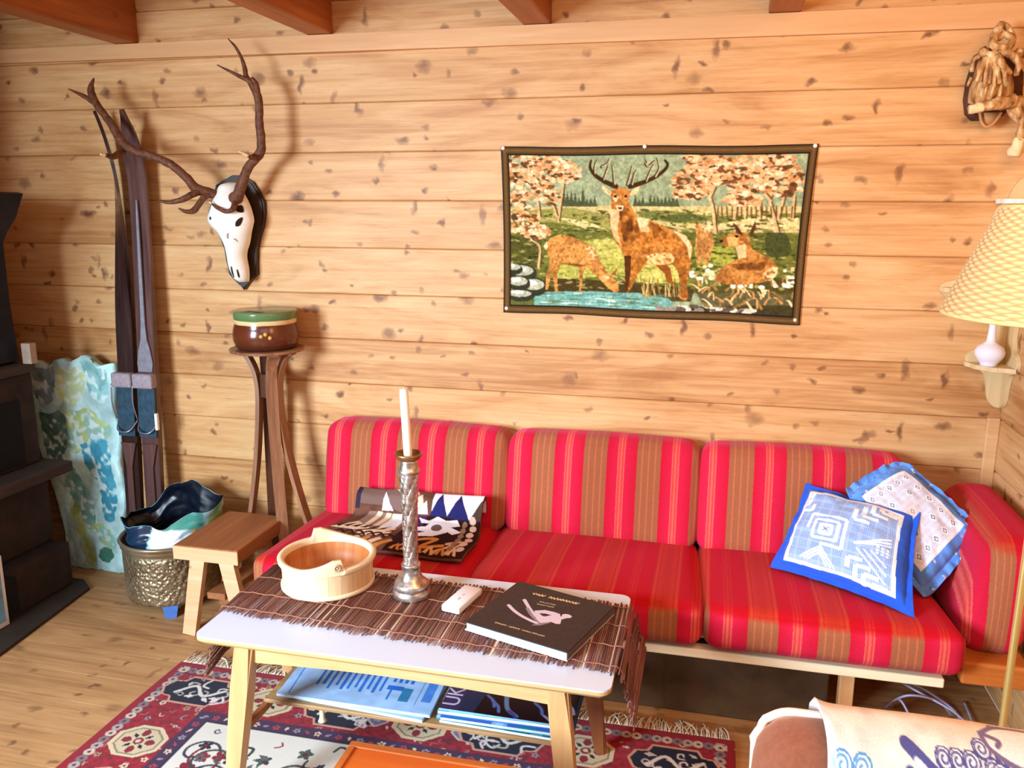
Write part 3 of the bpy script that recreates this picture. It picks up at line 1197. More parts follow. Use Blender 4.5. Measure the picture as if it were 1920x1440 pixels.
link('cover', mf, M_PAINTC, root, True)
link('back_panel', grid_mesh('back_panel', bk, None, flip=True), M_BLUEC, root, True)

# ruffled flowery pillow behind it
w = h = 210
p = Paint(w, h, 1, 1, (98, 152, 238))
p.a = p.a * (0.82 + 0.34 * vnoise(w, h, 12, 12)[..., None])
rr = random.Random(4)
for _ in range(170):
    x, y = rr.random(), rr.random()
    p.ell(x, y, rr.uniform(.008, .022), rr.uniform(.006, .014), rr.choice([(214, 196, 226), (90, 190, 214), (60, 110, 210), (236, 170, 190), (120, 170, 240), (230, 236, 246)]), .8, rr.uniform(0, 6))
a0, a1 = 0.16, 0.84
p.rect(a0, a0, a1, a1, (242, 240, 248))
p.rect(a0 + .03, a0 + .03, a1 - .03, a1 - .03, (196, 200, 230))
for q in np.arange(a0 + .03, a1 - .03, .016):
    p.rect(q, a0 + .03, q + .008, a1 - .03, (236, 234, 244))
    p.rect(a0 + .03, q, a1 - .03, q + .007, (230, 228, 242))
for i in range(5):
    for j in range(5):
        x, y = a0 + .08 + i * .13, a0 + .08 + j * .13
        if (i + j) % 2 == 0 or i in (0, 4) or j in (0, 4):
            p.poly([(x, y - .045), (x + .045, y), (x, y + .045), (x - .045, y)], (250, 249, 252))
            p.poly([(x, y - .026), (x + .026, y), (x, y + .026), (x - .026, y)], (120, 130, 170))
            p.ell(x, y, .011, .011, (250, 249, 252))
p.ell(.52, .52, .2, .12, (216, 176, 150), .55, .6, soft=.9)
p.line([(a0 + .02, a0 + .02), (a1 - .02, a0 + .02), (a1 - .02, a1 - .02), (a0 + .02, a1 - .02), (a0 + .02, a0 + .02)], .022, (250, 250, 253))
pts = ((0.62, -0.185, 0.785), (0.842, -0.40, 0.625), (0.655, -0.53, 0.415), (0.425, -0.26, 0.68))
root, F, bk, Q, n = pillow('ruffled_pillow', 'pale blue flowered pillow with ruffled edge and white lace square, behind the crochet pillow', pts, 0.05, w, h, p, None, None, 0.16, 0.17)
link('cover', grid_mesh('cover', F, p.lin()), painted('flowered_cotton', 0.9, 260, 0.3, 0.2), root, True)
link('back_panel', grid_mesh('back_panel', bk, None, flip=True), plain('sky_blue_cotton', (96, 146, 226), 0.85, 0, 0.15, 20), root, True)

# ------------------------------------------------------------------ folded blanket on the left seat
w, h = 230, 170
p = Paint(w, h, 320, 180, (112, 74, 60))   # photo-crop shaped cloth, 320 x 180 units
p.a = p.a * (0.85 + 0.3 * vnoise(w, h, 20, 12)[..., None])
TAU, CR, BRN, NV, WH, TAN = (126, 100, 92), (236, 210, 182), (64, 34, 28), (44, 44, 104), (238, 238, 248), (214, 146, 76)
p.rect(0, 0, 150, 52, TAU)
p.rect(0, 0, 12, 60, (60, 48, 70))
p.poly([(70, 62), (72, 25), (100, 60)], WH)
p.ell(118, 36, 34, 24, (132, 104, 98))
p.poly([(84, 12), (112, 5), (150, 12), (160, 30), (120, 34)], CR)
p.poly([(140, 44), (168, 28), (175, 46), (150, 58)], CR)
p.poly([(150, 62), (182, 40), (188, 62)], WH)
p.rect(196, 0, 320, 64, WH)
p.poly([(192, 66), (216, 20), (238, 66)], NV)
p.poly([(234, 66), (262, 20), (292, 66)], NV)
p.poly([(290, 66), (320, 30), (320, 66)], (84, 64, 56))
p.rect(40, 66, 140, 118, (150, 120, 106))
for q in (62, 84, 100, 116):
    p.rect(q, 64, q + 13, 108, CR)
p.rect(104, 64, 135, 112, WH)
p.rect(150, 66, 320, 180, (52, 28, 24))
p.rect(150, 66, 186, 100, (74, 40, 78))
p.poly([(168, 68), (196, 76), (214, 66), (236, 72), (262, 66), (272, 80), (252, 86), (280, 96), (262, 106), (250, 100), (226, 122), (190, 126), (176, 118), (204, 108), (166, 102), (160, 94), (196, 92), (200, 84), (180, 82)], WH)
p.ell(222, 94, 12, 9, (110, 90, 90))
p.poly([(0, 120), (40, 96), (90, 118), (60, 126)], CR)
p.poly([(60, 130), (110, 118), (140, 132), (90, 142)], CR)
p.poly([(104, 112), (142, 108), (132, 134), (110, 134)], CR)
for q in range(5):
    p.poly([(20 + q * 24, 168), (52 + q * 24, 140), (60 + q * 24, 146), (34 + q * 24, 174)], [TAN, CR][q % 2])
p.curve([(170, 170), (200, 140), (240, 130), (222, 160), (262, 150)], 9, TAN)
p.curve([(250, 172), (282, 146), (268, 142), (300, 130), (280, 168)], 7, (220, 180, 140))
for q in range(7):
    p.curve([(8 + q * 22, 150 - q * 3), (30 + q * 22, 128), (46 + q * 22, 140)], 4, BRN)
    p.poly([(4 + q * 20, 112 + q * 2), (26 + q * 20, 104), (18 + q * 20, 118)], BRN)
for q in range(6):
    p.poly([(160 + q * 24, 172), (172 + q * 24, 152), (184 + q * 24, 174)], [TAN, (230, 190, 150)][q % 2])
    p.poly([(168 + q * 24, 176), (172 + q * 24, 162), (178 + q * 24, 176)], BRN)
for q in range(6):
    p.ell(300 + 3 * (q % 2), 66 + q * 18, 8, 8, (226, 196, 182))
    p.ell(282, 76 + q * 16, 6, 8, (150, 120, 100))
prof = [(-0.238, 0.455, 0), (-0.236, 0.525, .02), (-0.262, 0.548, .10), (-0.300, 0.532, .2), (-0.320, 0.495, .31), (-0.335, 0.468, .40), (-0.40, 0.460, .55), (-0.50, 0.464, .75), (-0.585, 0.468, .92), (-0.63, 0.462, 1.0)]
pp = np.array(prof)
vv = np.linspace(0, 1, h)
yy, zz = np.interp(vv, pp[:, 2], pp[:, 0]), np.interp(vv, pp[:, 2], pp[:, 1])
ker = np.ones(9) / 9
yy = np.convolve(np.pad(yy, 4, 'edge'), ker, 'valid')
zz = np.convolve(np.pad(zz, 4, 'edge'), ker, 'valid')
uu = np.linspace(0, 1, w)
xl = np.interp(vv, [0, .35, .7, 1], [-1.225, -1.22, -1.26, -1.235])[:, None]
xr = np.interp(vv, [0, .35, .7, 1], [-0.745, -0.745, -0.72, -0.725])[:, None]
Pm = np.stack([xl + (xr - xl) * uu, yy[:, None] + 0 * uu, zz[:, None] + 0.012 * (vnoise(w, h, 6, 5) - .5) + 0 * uu], -1)
o = link('blanket', grid_mesh('blanket', Pm, p.lin()), painted('patterned_wool', 1.0, 300, 0.4, 0.0, 0.05), None, True)
thicken(o, 0.012, -1)
tag(o, 'folded brown, white and navy patterned wool blanket on the left end of the sofa seat', 'blanket')

# ================================================================== coffee table
TH = 0.50
TX0, TX1, TY0, TY1 = -1.222, -0.172, -1.312, -0.822
tb = thing('coffee_table', 'white laminate coffee table with oak edge, splayed legs and lower shelf before the sofa', 'coffee table', ((TX0 + TX1) / 2, (TY0 + TY1) / 2, 0))


def rrect(x0, y0, x1, y1, r, n=6, inset=0.0):
    x0, y0, x1, y1 = x0 + inset, y0 + inset, x1 - inset, y1 - inset
    r = max(0.002, r - inset)
    out = []
    for cx, cy, a in ((x1 - r, y0 + r, -PI / 2), (x1 - r, y1 - r, 0), (x0 + r, y1 - r, PI / 2), (x0 + r, y0 + r, PI)):
        for k in range(n + 1):
            t = a + PI / 2 * k / n
            out.append((cx + r * math.cos(t), cy + r * math.sin(t)))
    return out


bm = B()
prism(bm, rrect(TX0, TY0, TX1, TY1, 0.028), TH - 0.004, TH, 'Z')
obj('tabletop', bm, M_WHITE, tb)
bm = B()
loops = []
for ins, z in ((0.0, TH - 0.0045), (0.0, TH - 0.012), (0.016, TH - 0.026)):
    loops.append([bm.verts.new((x, y, z)) for x, y in rrect(TX0, TY0, TX1, TY1, 0.028, 6, ins)])
for a, b in zip(loops, loops[1:]):
    for i in range(len(a)):
        j = (i + 1) % len(a)
        bm.faces.new((a[i], a[j], b[j], b[i]))
bm.faces.new(loops[0])
bm.faces.new(list(reversed(loops[-1])))
obj('table_edge', bm, M_OAK, tb)


def apron_pts(x0, x1):
    out = [(x0, TH - 0.027), (x1, TH - 0.027)]
    for k in range(13):
        f = k / 12
        out.append((x1 + (x0 - x1) * f, TH - 0.068 + 0.014 * math.sin(PI * f) - 0.006))
    return out


for y in (TY0 + 0.035, TY1 - 0.053):
    bm = B()
    prism(bm, apron_pts(TX0 + 0.13, TX1 - 0.13), y, y + 0.018, 'Y')
    obj('apron', bm, M_OAK, tb)
for x in (TX0 + 0.112, TX1 - 0.13):
    bm = B()
    box(bm, (x, TY0 + 0.05, TH - 0.075), (x + 0.018, TY1 - 0.05, TH - 0.027), 0.002)
    obj('apron', bm, M_OAK, tb)
for sx, sy, mm in ((-1, -1, M_OAKZ), (1, -1, M_OAKZ), (-1, 1, M_OAKZ), (1, 1, M_DARKLEG)):
    xt = TX0 + 0.125 if sx < 0 else TX1 - 0.125
    yt = TY0 + 0.042 if sy < 0 else TY1 - 0.045
    bm = B()
    P = [(xt + sx * 0.055 * f, yt + sy * 0.03 * f, TH - 0.027 - (TH - 0.027) * f) for f in (0, .25, .5, .75, 1)]
    ribbon(bm, P, (1, 0, 0), [0.05, 0.049, 0.045, 0.039, 0.033], [0.042, 0.04, 0.037, 0.033, 0.028])
    bmesh.ops.bevel(bm, geom=[e for e in bm.edges if abs((e.verts[0].co - e.verts[1].co).normalized().z) > 0.9], offset=0.007, segments=3, affect='EDGES')
    obj('leg', bm, mm, tb)
SZ = 0.238
bm = B()
box(bm, (-1.122, -1.165, SZ), (-0.30, -0.93, SZ + 0.012), 0.003)
obj('lower_shelf', bm, wood('shelf_oak', (190, 152, 104), (146, 108, 66), 'X', 1.4, 0.5), tb)
for x in (-1.122, -0.306):
    bm = B()
    box(bm, (x - 0.006, -1.262, SZ - 0.02), (x + 0.012, -0.872, SZ), 0.003)
    obj('shelf_rail', bm, M_DARKLEG, tb)
bm = B()
lathe(bm, [(0.012, 0), (0.010, 0.004), (0.007, 0.012), (0.007, 0.040), (0.012, 0.046), (0.012, 0.05)], (-0.967, -1.135, SZ - 0.0505), 16)
obj('shelf_peg', bm, plain('pale_peg', (232, 220, 170), 0.5), tb, True)

# ------------------------------------------------------------------ twig runner
rr = random.Random(12)
N = 265
run = thing('twig_table_runner', 'brown twig table runner with frayed ends lying across the white coffee table', 'table runner', (-0.7, -1.03, 0.30))
tones = []


def runpath(s):
    """s metres along the runner from the left overhang; returns x, z, tilt"""
    x0, x1 = TX0 - 0.004, TX1 + 0.006
    hl = 0.135
    r = 0.018
    if s < hl:
        d = hl - s
        return x0 - 0.008 + d * 0.06, TH + 0.003 - d * 0.95
    s2 = s - hl
    if s2 < (x1 - x0):
        return x0 + s2, TH + 0.0045
    d = s2 - (x1 - x0)
    return x1 + 0.006 + d * 0.30, TH + 0.003 - d * 0.95


TOTAL = 0.135 + (TX1 - TX0) + 0.01 + 0.13
bm = B()
cl = bm.verts.layers.float_color.new('paint')
base_t = [(116, 70, 56), (126, 80, 64), (102, 60, 50), (138, 90, 74), (118, 70, 68), (96, 54, 50), (150, 106, 88), (206, 170, 148)]
for i in range(N):
    s = TOTAL * (i + 0.5) / N
    x, z = runpath(s)
    f = (x - TX0) / (TX1 - TX0)
    f = min(1.05, max(-.05, f))
    slip = max(0, 0.135 - s) * 0.72
    yb = -0.856 - 0.034 * f - slip
    yf = -1.182 - 0.055 * f - slip
    yb += rr.gauss(0, .005)
    yf += rr.gauss(0, .0065)
    c = L(*rr.choices(base_t, [5, 6, 5, 4, 4, 4, 2, .9])[0])
    wd = TOTAL / N * rr.uniform(.8, 1.12)
    sk = rr.gauss(0, .003)
    x2, z2 = runpath(min(TOTAL, s + wd))
    hang = s < 0.135 or s > TOTAL - 0.135
    zf = rr.uniform(-.0006, .0012)
    pts = [(x + sk, yb, z + zf), (x + sk * .3, (yb * 2 + yf) / 3, z + zf), (x - sk * .3, (yb + yf * 2) / 3, z + zf), (x - sk, yf, z + zf + (rr.uniform(-.012, .004) - slip * .25 if hang else 0))]
    n0 = len(bm.verts)
    tube(bm, pts, wd / 2, 5, flat=0.8)
    bm.verts.ensure_lookup_table()
    for v in bm.verts[n0:]:
        v[cl] = c
o = obj('twigs', bm, painted('split_twigs', 0.55, 180, 0.3, 0, 0.4), run, True)
M_STRING = plain('reddish_string', (158, 104, 82), 0.9)
for fr in (.07, .36, .66, .93):
    bm = B()
    pts = []
    for i in range(120):
        s = TOTAL * i / 119
        x, z = runpath(s)
        f = min(1.05, max(-.05, (x - TX0) / (TX1 - TX0)))
        y = (-0.856 - .034 * f) * (1 - fr) + (-1.182 - .055 * f) * fr - max(0, 0.135 - s) * 0.72
        pts.append((x, y + 0.0022 * math.sin(i * 1.3), z + 0.0028 + 0.0008 * math.sin(i * 2.2)))
    tube(bm, pts, 0.0018, 5)
    obj('string', bm, M_STRING, run, True)
TZ = TH + 0.0075

# ------------------------------------------------------------------ staved wooden bowl
BCX, BCY = -1.020, -0.958
bw = thing('wooden_tub', 'pale staved wooden tub with two swirled lugs on the left of the coffee table', 'bowl', (BCX, BCY, TZ))
t = NT('pale_staves')
tc = t.n('TexCoord')
sp = t.n('SeparateXYZ')
t.l(tc.outputs['Object'], sp.inputs[0])
ang = t.math('ARCTAN2', sp.outputs[1], sp.outputs[0])
idx = t.math('FLOOR', t.math('MULTIPLY', ang, 3.6))
wn = t.n('TexWhiteNoise', noise_dimensions='1D')
t.l(idx, wn.inputs['W'])
g = t.noise(t.coords((1, 1, .08)), 60, 4, .6)
c = t.ramp(t.math('ADD', t.math('MULTIPLY', wn.outputs[0], .5), t.math('MULTIPLY', g, .5)), [(0.2, L(214, 168, 118)), (0.5, L(240, 214, 170)), (0.8, L(248, 236, 208))])
ed = t.math('ABSOLUTE', t.math('SUBTRACT', t.math('FRACT', t.math('MULTIPLY', ang, 3.6)), .5))
c = t.mix(t.math('MULTIPLY', t.math('GREATER_THAN', ed, .48), .5), c, L(170, 120, 80))
t.base(c)
t.set(Roughness=.55)
M_STAVE = t.m
M_STAVEIN = wood('tub_inside', (226, 158, 96), (176, 92, 42), 'Z', 1.5, 0.5)
M_RIM = plain('cream_rim', (246, 224, 182), 0.5, 0, 0.05)
bm = B()
lathe(bm, [(0.118, 0.0), (0.128, 0.002), (0.1265, 0.02), (0.126, 0.045), (0.129, 0.07), (0.131, 0.082)], (BCX, BCY, TZ), 72, cap1=False)
obj('staves', bm, M_STAVE, bw, angle=40)
bm = B()
lathe(bm, [(0.122, 0.080), (0.118, 0.05), (0.115, 0.012), (0.001, 0.012)], (BCX, BCY, TZ), 72, cap0=False, cap1=False)
obj('inside', bm, M_STAVEIN, bw, True)
bm = B()
lathe(bm, [(0.1265, 0.0005), (0.131, 0.003), (0.131, 0.011), (0.1275, 0.014)], (BCX, BCY, TZ), 72, cap0=False, cap1=False)
obj('lower_hoop', bm, M_RIM, bw, True)
la = math.atan2(-1.068 + 0.943, -0.949 + 1.03)
lugs = (la, la + PI)


def rise(th):
    v = 0
    for a in lugs:
        d = (th - a + PI) % (2 * PI) - PI
        # ramp up gently on one side, end in a rounded head on the other
        if d < 0:
            v = max(v, max(0, 1 + d / 0.75) ** 1.6)
        else:
            v = max(v, 1.0 if d < .16 else max(0, 1 - (d - .16) / .06))
    return v


bm = B()
n = 240
rings = []
for k_, (ro, dz) in enumerate(((0.1315, -0.018), (0.1365, -0.012), (0.1375, -0.004), (0.1335, 0.0), (0.1235, 0.0), (0.1195, -0.004), (0.1205, -0.018))):
    ring = []
    for i in range(n):
        th = 2 * PI * i / n
        ring.append(bm.verts.new((BCX + ro * math.cos(th), BCY + ro * math.sin(th), TZ + 0.090 + dz + (0.026 * rise(th) if dz > -.015 else 0))))
    rings.append(ring)
for a, b in zip(rings, rings[1:]):
    for i in range(n):
        j = (i + 1) % n
        bm.faces.new((a[i], a[j], b[j], b[i]))
obj('rim', bm, M_RIM, bw, angle=50)
for a in lugs:
    bm = B()
    c = Vector((BCX + 0.1385 * math.cos(a + .07), BCY + 0.1385 * math.sin(a + .07), TZ + 0.098))
    r = lathe(bm, [(0.010, 0), (0.010, .003), (0.006, .004), (0.006, .001), (0.003, .001), (.003, .0035), (0.0001, .004)], (0, 0, 0), 20)
    bmesh.ops.transform(bm, matrix=Matrix.Translation(c) @ Matrix.Rotation(a + .07, 4, 'Z') @ Matrix.Rotation(PI / 2, 4, 'Y') @ Matrix.Translation((0, 0, -.001)), verts=bm.verts)
    obj('peg', bm, wood('peg_wood', (226, 200, 160), (150, 120, 90), 'X'), bw, True)

# ------------------------------------------------------------------ candlestick and candle
KX, KY = -0.760, -0.982
t = NT('antique_silver')
nz = t.noise(t.coords(), 55, 3)
t.base(t.ramp(nz, [(0.3, L(150, 122, 96)), (0.55, L(206, 196, 186)), (0.75, L(240, 238, 236))]))
t.set(Metallic=.85, Roughness=.3)
M_SILVER = t.m
M_BRONZE = plain('bronze_dish', (168, 124, 82), 0.35, 0.8, 0.15)
ck = thing('candlestick', 'tall silver candlestick with leaf relief stem and bronze drip dish on the twig runner', 'candlestick', (KX, KY, TZ))
bm = B()
lathe(bm, [(0.046, 0), (0.052, 0.004), (0.052, 0.016), (0.048, 0.022), (0.046, 0.026), (0.050, 0.030), (0.044, 0.042), (0.034, 0.052), (0.027, 0.064), (0.0235, 0.085), (0.0265, 0.088), (0.0265, 0.094), (0.023, 0.097)], (KX, KY, TZ), 48, cap1=True)
obj('base', bm, M_SILVER, ck, True)
bm = B()
prof = []
zs = np.linspace(0, 0.262, 150)


def leaf(th, z):
    # overlapping rows of pointed leaves
    row = z / 0.030
    k = 5
    s = 0
    for off in (0, 1):
        rz = row + off * .5
        fr = rz - math.floor(rz)
        ang = th * k / (2 * PI) + .5 * math.floor(rz) + off * .25
        d = abs((ang % 1) - .5) * 2
        width = .92 * (1 - fr) ** .7
        if d < width:
            s = max(s, (1 - fr * .5) * (1 - (d / max(width, .05)) ** 2 * .55))
    return 1 + .17 * s


for z in zs:
    prof.append((0.0185 + 0.0055 * (z / .262) ** 1.2 - 0.002 * math.sin(z * 12), 0.094 + z))
lathe(bm, prof, (KX, KY, TZ), 96, rfun=leaf)
obj('stem', bm, M_SILVER, ck, True)
bm = B()
lathe(bm, [(0.0265, 0.352), (0.030, 0.355), (0.030, 0.362), (0.026, 0.366), (0.025, 0.378), (0.0235, 0.384), (0.024, 0.392)], (KX, KY, TZ), 40)
obj('collar', bm, M_SILVER, ck, True)
bm = B()
lathe(bm, [(0.017, 0.385), (0.022, 0.388), (0.031, 0.394), (0.036, 0.402), (0.0375, 0.408), (0.0355, 0.409), (0.032, 0.402), (0.022, 0.397), (0.0135, 0.396)], (KX, KY, TZ), 48)
obj('drip_dish', bm, M_BRONZE, ck, True)
bm = B()
pts = [(KX - .0085 * f - .001, KY, TZ + 0.3965 + 0.186 * f) for f in np.linspace(0, 1, 12)]
tube(bm, pts, [0.0115] * 11 + [0.0105], 28)
tube(bm, [(pts[-1][0], KY, pts[-1][2] - .001), (pts[-1][0], KY, pts[-1][2] + .004)], .001, 6)
tag(obj('candle', bm, M_CANDLE, None, angle=50), 'tall ivory white unlit candle standing in the silver candlestick', 'candle')

# ------------------------------------------------------------------ white remote
bm = B()
rc = thing('remote_control', 'small white slab remote control lying between candlestick and black book', 'remote control', (-0.612, -0.99, TZ))
A = Vector((-0.6265, -1.059, 0))
ax = (Vector((-0.600, -0.924, 0)) - A)
ang = math.atan2(ax.y, ax.x)
box(bm, (-0.612 - .068, -0.99 - .028, TZ), (-0.612 + .068, -0.99 + .028, TZ + .02), .006, M=rotz(ang))
obj('body', bm, M_WHITEP, rc, angle=40)
bm = B()
for d in (-.018, .006):
    box(bm, (-0.612 + d * math.cos(ang) - .008, -0.99 + d * math.sin(ang) - .003, TZ + .0195), (-0.612 + d * math.cos(ang) + .008, -0.99 + d * math.sin(ang) + .003, TZ + .0206), .0004, M=rotz(ang))
obj('button', bm, plain('pale_grey_button', (206, 212, 220), .5), rc)

# ------------------------------------------------------------------ black book with a ski jumper
bFL, bFR, bBR, bBL = np.array((-0.562, -1.132)), np.array((-0.285, -1.219)), np.array((-0.205, -0.962)), np.array((-0.481, -0.872))
BT = 0.024
bk_ = thing('ski_book', 'black hardback book with a pale ski jumper on its cover, on the coffee table', 'book', (-0.383, -1.046, TZ))
w, h = 280, 260
p = Paint(w, h, 1.0, 0.93, (52, 40, 40))
p.a = p.a * (0.85 + 0.3 * vnoise(w, h, 60, 60)[..., None])


def bq(x, y):
    """cover drawing taken on a slanted view: corners FL(100,525) FR(1230,920) BR(1760,460) BL(720,120)"""
    u_, v_ = 0.5, 0.5
    for _ in range(25):
        bx = (100 * (1 - u_) + 1230 * u_) * (1 - v_) + (720 * (1 - u_) + 1760 * u_) * v_
        by = (525 * (1 - u_) + 920 * u_) * (1 - v_) + (120 * (1 - u_) + 460 * u_) * v_
        dux, duy = (1130 * (1 - v_) + 1040 * v_), (395 * (1 - v_) + 340 * v_)
        dvx, dvy = (620 * (1 - u_) + 530 * u_), (-405 * (1 - u_) - 460 * u_)
        det = dux * dvy - dvx * duy
        ex, ey = x - bx, y - by
        u_ += (ex * dvy - dvx * ey) / det
        v_ += (dux * ey - ex * duy) / det
    return (u_, (1 - v_) * 0.93)


PALE = (226, 206, 222)
p.curve([bq(*q) for q in ((588, 392), (650, 455), (740, 520), (850, 580), (920, 612))], .034, PALE)
p.curve([bq(*q) for q in ((770, 345), (815, 425), (870, 500), (930, 570))], .036, PALE, taper=.7)
p.curve([bq(*q) for q in ((800, 440), (850, 520), (920, 590))], .03, (150, 136, 140))
p.poly([bq(*q) for q in ((880, 470), (1000, 470), (1090, 495), (1160, 520), (1175, 580), (1160, 630), (1110, 625), (1060, 600), (950, 615), (900, 560))], PALE)
p.poly([bq(*q) for q in ((930, 500), (1000, 508), (1070, 530), (1000, 540), (970, 535))], (56, 40, 56))
p.poly([bq(*q) for q in ((840, 625), (940, 605), (1080, 605), (940, 632))], (150, 130, 134))
p.curve([bq(*q) for q in ((1150, 570), (1200, 560), (1240, 550))], .05, PALE)
p.ell(*bq(1235, 548), .045, .034, PALE)
GOLD = (236, 206, 150)
rr = random.Random(3)


def scrawl(x0, y0, x1, y1, n, amp, wd, col, gap=()):
    pts = []
    for i in range(n + 1):
        f = i / n
        if any(a < f < b for a, b in gap):
            if len(pts) > 2:
                p.curve(pts, wd, col, n=4)
            pts = []
            continue
        a = bq(x0 + (x1 - x0) * f, y0 + (y1 - y0) * f)
        k = amp * (1 if i % 2 else -1) * rr.uniform(.5, 1.1)
        pts.append((a[0] + rr.uniform(-.004, .004), a[1] + k))
    p.curve(pts, wd, col, n=4)


scrawl(872, 276, 1372, 416, 30, .017, .0105, GOLD, ((.28, .36),))
scrawl(945, 374, 1118, 420, 24, .007, .006, (196, 172, 130), ((.3, .37), (.6, .66)))
scrawl(910, 396, 1100, 446, 24, .007, .006, (196, 172, 130), ((.5, .56),))
scrawl(445, 566, 990, 746, 60, .009, .006, (206, 180, 140), ((.24, .28), (.5, .54), (.72, .75)))


def P3(q, z):
    return (q[0], q[1], z)


cc = (bFL + bFR + bBR + bBL) / 4


def insetq(k):
    return [cc + (q - cc) * k for q in (bFL, bFR, bBR, bBL)]


Q = quad_points(w, h, P3(bBL, TZ + BT + .0004), P3(bBR, TZ + BT + .0004), P3(bFR, TZ + BT + .0004), P3(bFL, TZ + BT + .0004))
link('cover_art', grid_mesh('cover_art', Q, p.lin()), painted('matt_cover', 0.5, 0, 0, 0, 0.4), bk_)
M_COVER = plain('black_cover', (50, 40, 42), 0.5, 0, 0.1)
bm = B()
prism(bm, [tuple(q) for q in (bFL, bFR, bBR, bBL)], TZ + BT - .003, TZ + BT, 'Z')
prism(bm, [tuple(q) for q in (bFL, bFR, bBR, bBL)], TZ, TZ + .003, 'Z', mat=1)
obj('boards', bm, [M_COVER, plain('pale_board_edge', (214, 226, 236), .5)], bk_)
t = NT('page_block')
nz = t.noise(t.coords((1, 1, 60)), 8, 2)
t.base(t.ramp(nz, [(0.35, L(150, 190, 214)), (0.6, L(226, 238, 244))]))
t.set(Roughness=.8)
M_PAGES = t.m
bm = B()
prism(bm, [tuple(q) for q in insetq(.975)], TZ + .003, TZ + BT - .003, 'Z')
obj('pages', bm, M_PAGES, bk_)
bm = B()
d = (bBL - bFL)
prism(bm, [tuple(q) for q in (bFR, bFR + (bBR - bFR) * 1.0, bBR + (cc - bBR) * .02, bFR + (cc - bFR) * .02)], TZ + .003, TZ + BT - .003, 'Z')
obj('spine', bm, plain('grey_spine', (96, 88, 92), .5), bk_)

# ------------------------------------------------------------------ newspapers on the shelf
ST = SZ + 0.012
w, h = 230, 130
p = Paint(w, h, 0.44, 0.20, (166, 204, 250))
INK = (40, 112, 218)
p.line([(.02, .01), (.03, .19)], .003, INK)
for i in range(11):
    x = .085 + i * .0185
    p.rect(x, .02, x + .0085, .02 + .14 * random.uniform(.75, 1), INK, .9)
p.rect(.30, .015, .36, .05, INK)
for i in range(4):
    p.rect(.295 + i * .017, .062, .305 + i * .017, .078, INK)
p.rect(.29, .095, .335, .115, INK)
p.rect(.30, .11, .306, .16, INK)
p.rect(.335, .10, .365, .16, (50, 130, 180))
p.rect(.385, .02, .388, .17, INK)
p.rect(.398, .04, .425, .15, INK, .7)
p.a = p.a * (0.92 + .14 * vnoise(w, h, 18, 10)[..., None])
NPm = [((-1.095, -1.145), (-0.668, -1.168), (-0.655, -0.945), (-1.085, -0.94)), ((-1.085, -1.158), (-0.652, -1.155), (-0.662, -0.95), (-1.10, -0.955))]
M_NEWS = painted('newsprint', 0.85, 0, 0, 0, 0.2)
for i, (q, lab) in enumerate(zip(NPm, ('lower of the two folded pale blue newspapers on the table shelf', 'upper folded pale blue newspaper with columns of print on the table shelf'))):
    z0 = ST + .0008 + i * .0085
    root = thing('newspaper', lab, 'newspaper', ((q[0][0] + q[2][0]) / 2, (q[0][1] + q[2][1]) / 2, z0), 'newspapers on the table shelf')
    Q = quad_points(w, h, (*q[3], z0 + .008), (*q[2], z0 + .008), (*q[1], z0 + .008), (*q[0], z0 + .008))
    Q[..., 2] += .0006 * vnoise(w, h, 6, 3)
    link('front_page', grid_mesh('front_page', Q, p.lin()), M_NEWS, root)
    bm = B()
    for k_ in range(4):
        c = np.mean(q, 0)
        qq = [tuple(np.array(a) + (c - np.array(a)) * (.004 * k_ if k_ % 2 else 0)) for a in q]
        prism(bm, qq, z0 + k_ * .0019, z0 + k_ * .0019 + .0016, 'Z')
    obj('folded_sheets', bm, plain('newsprint_edge', (196, 216, 240), .85, 0, .05), root)

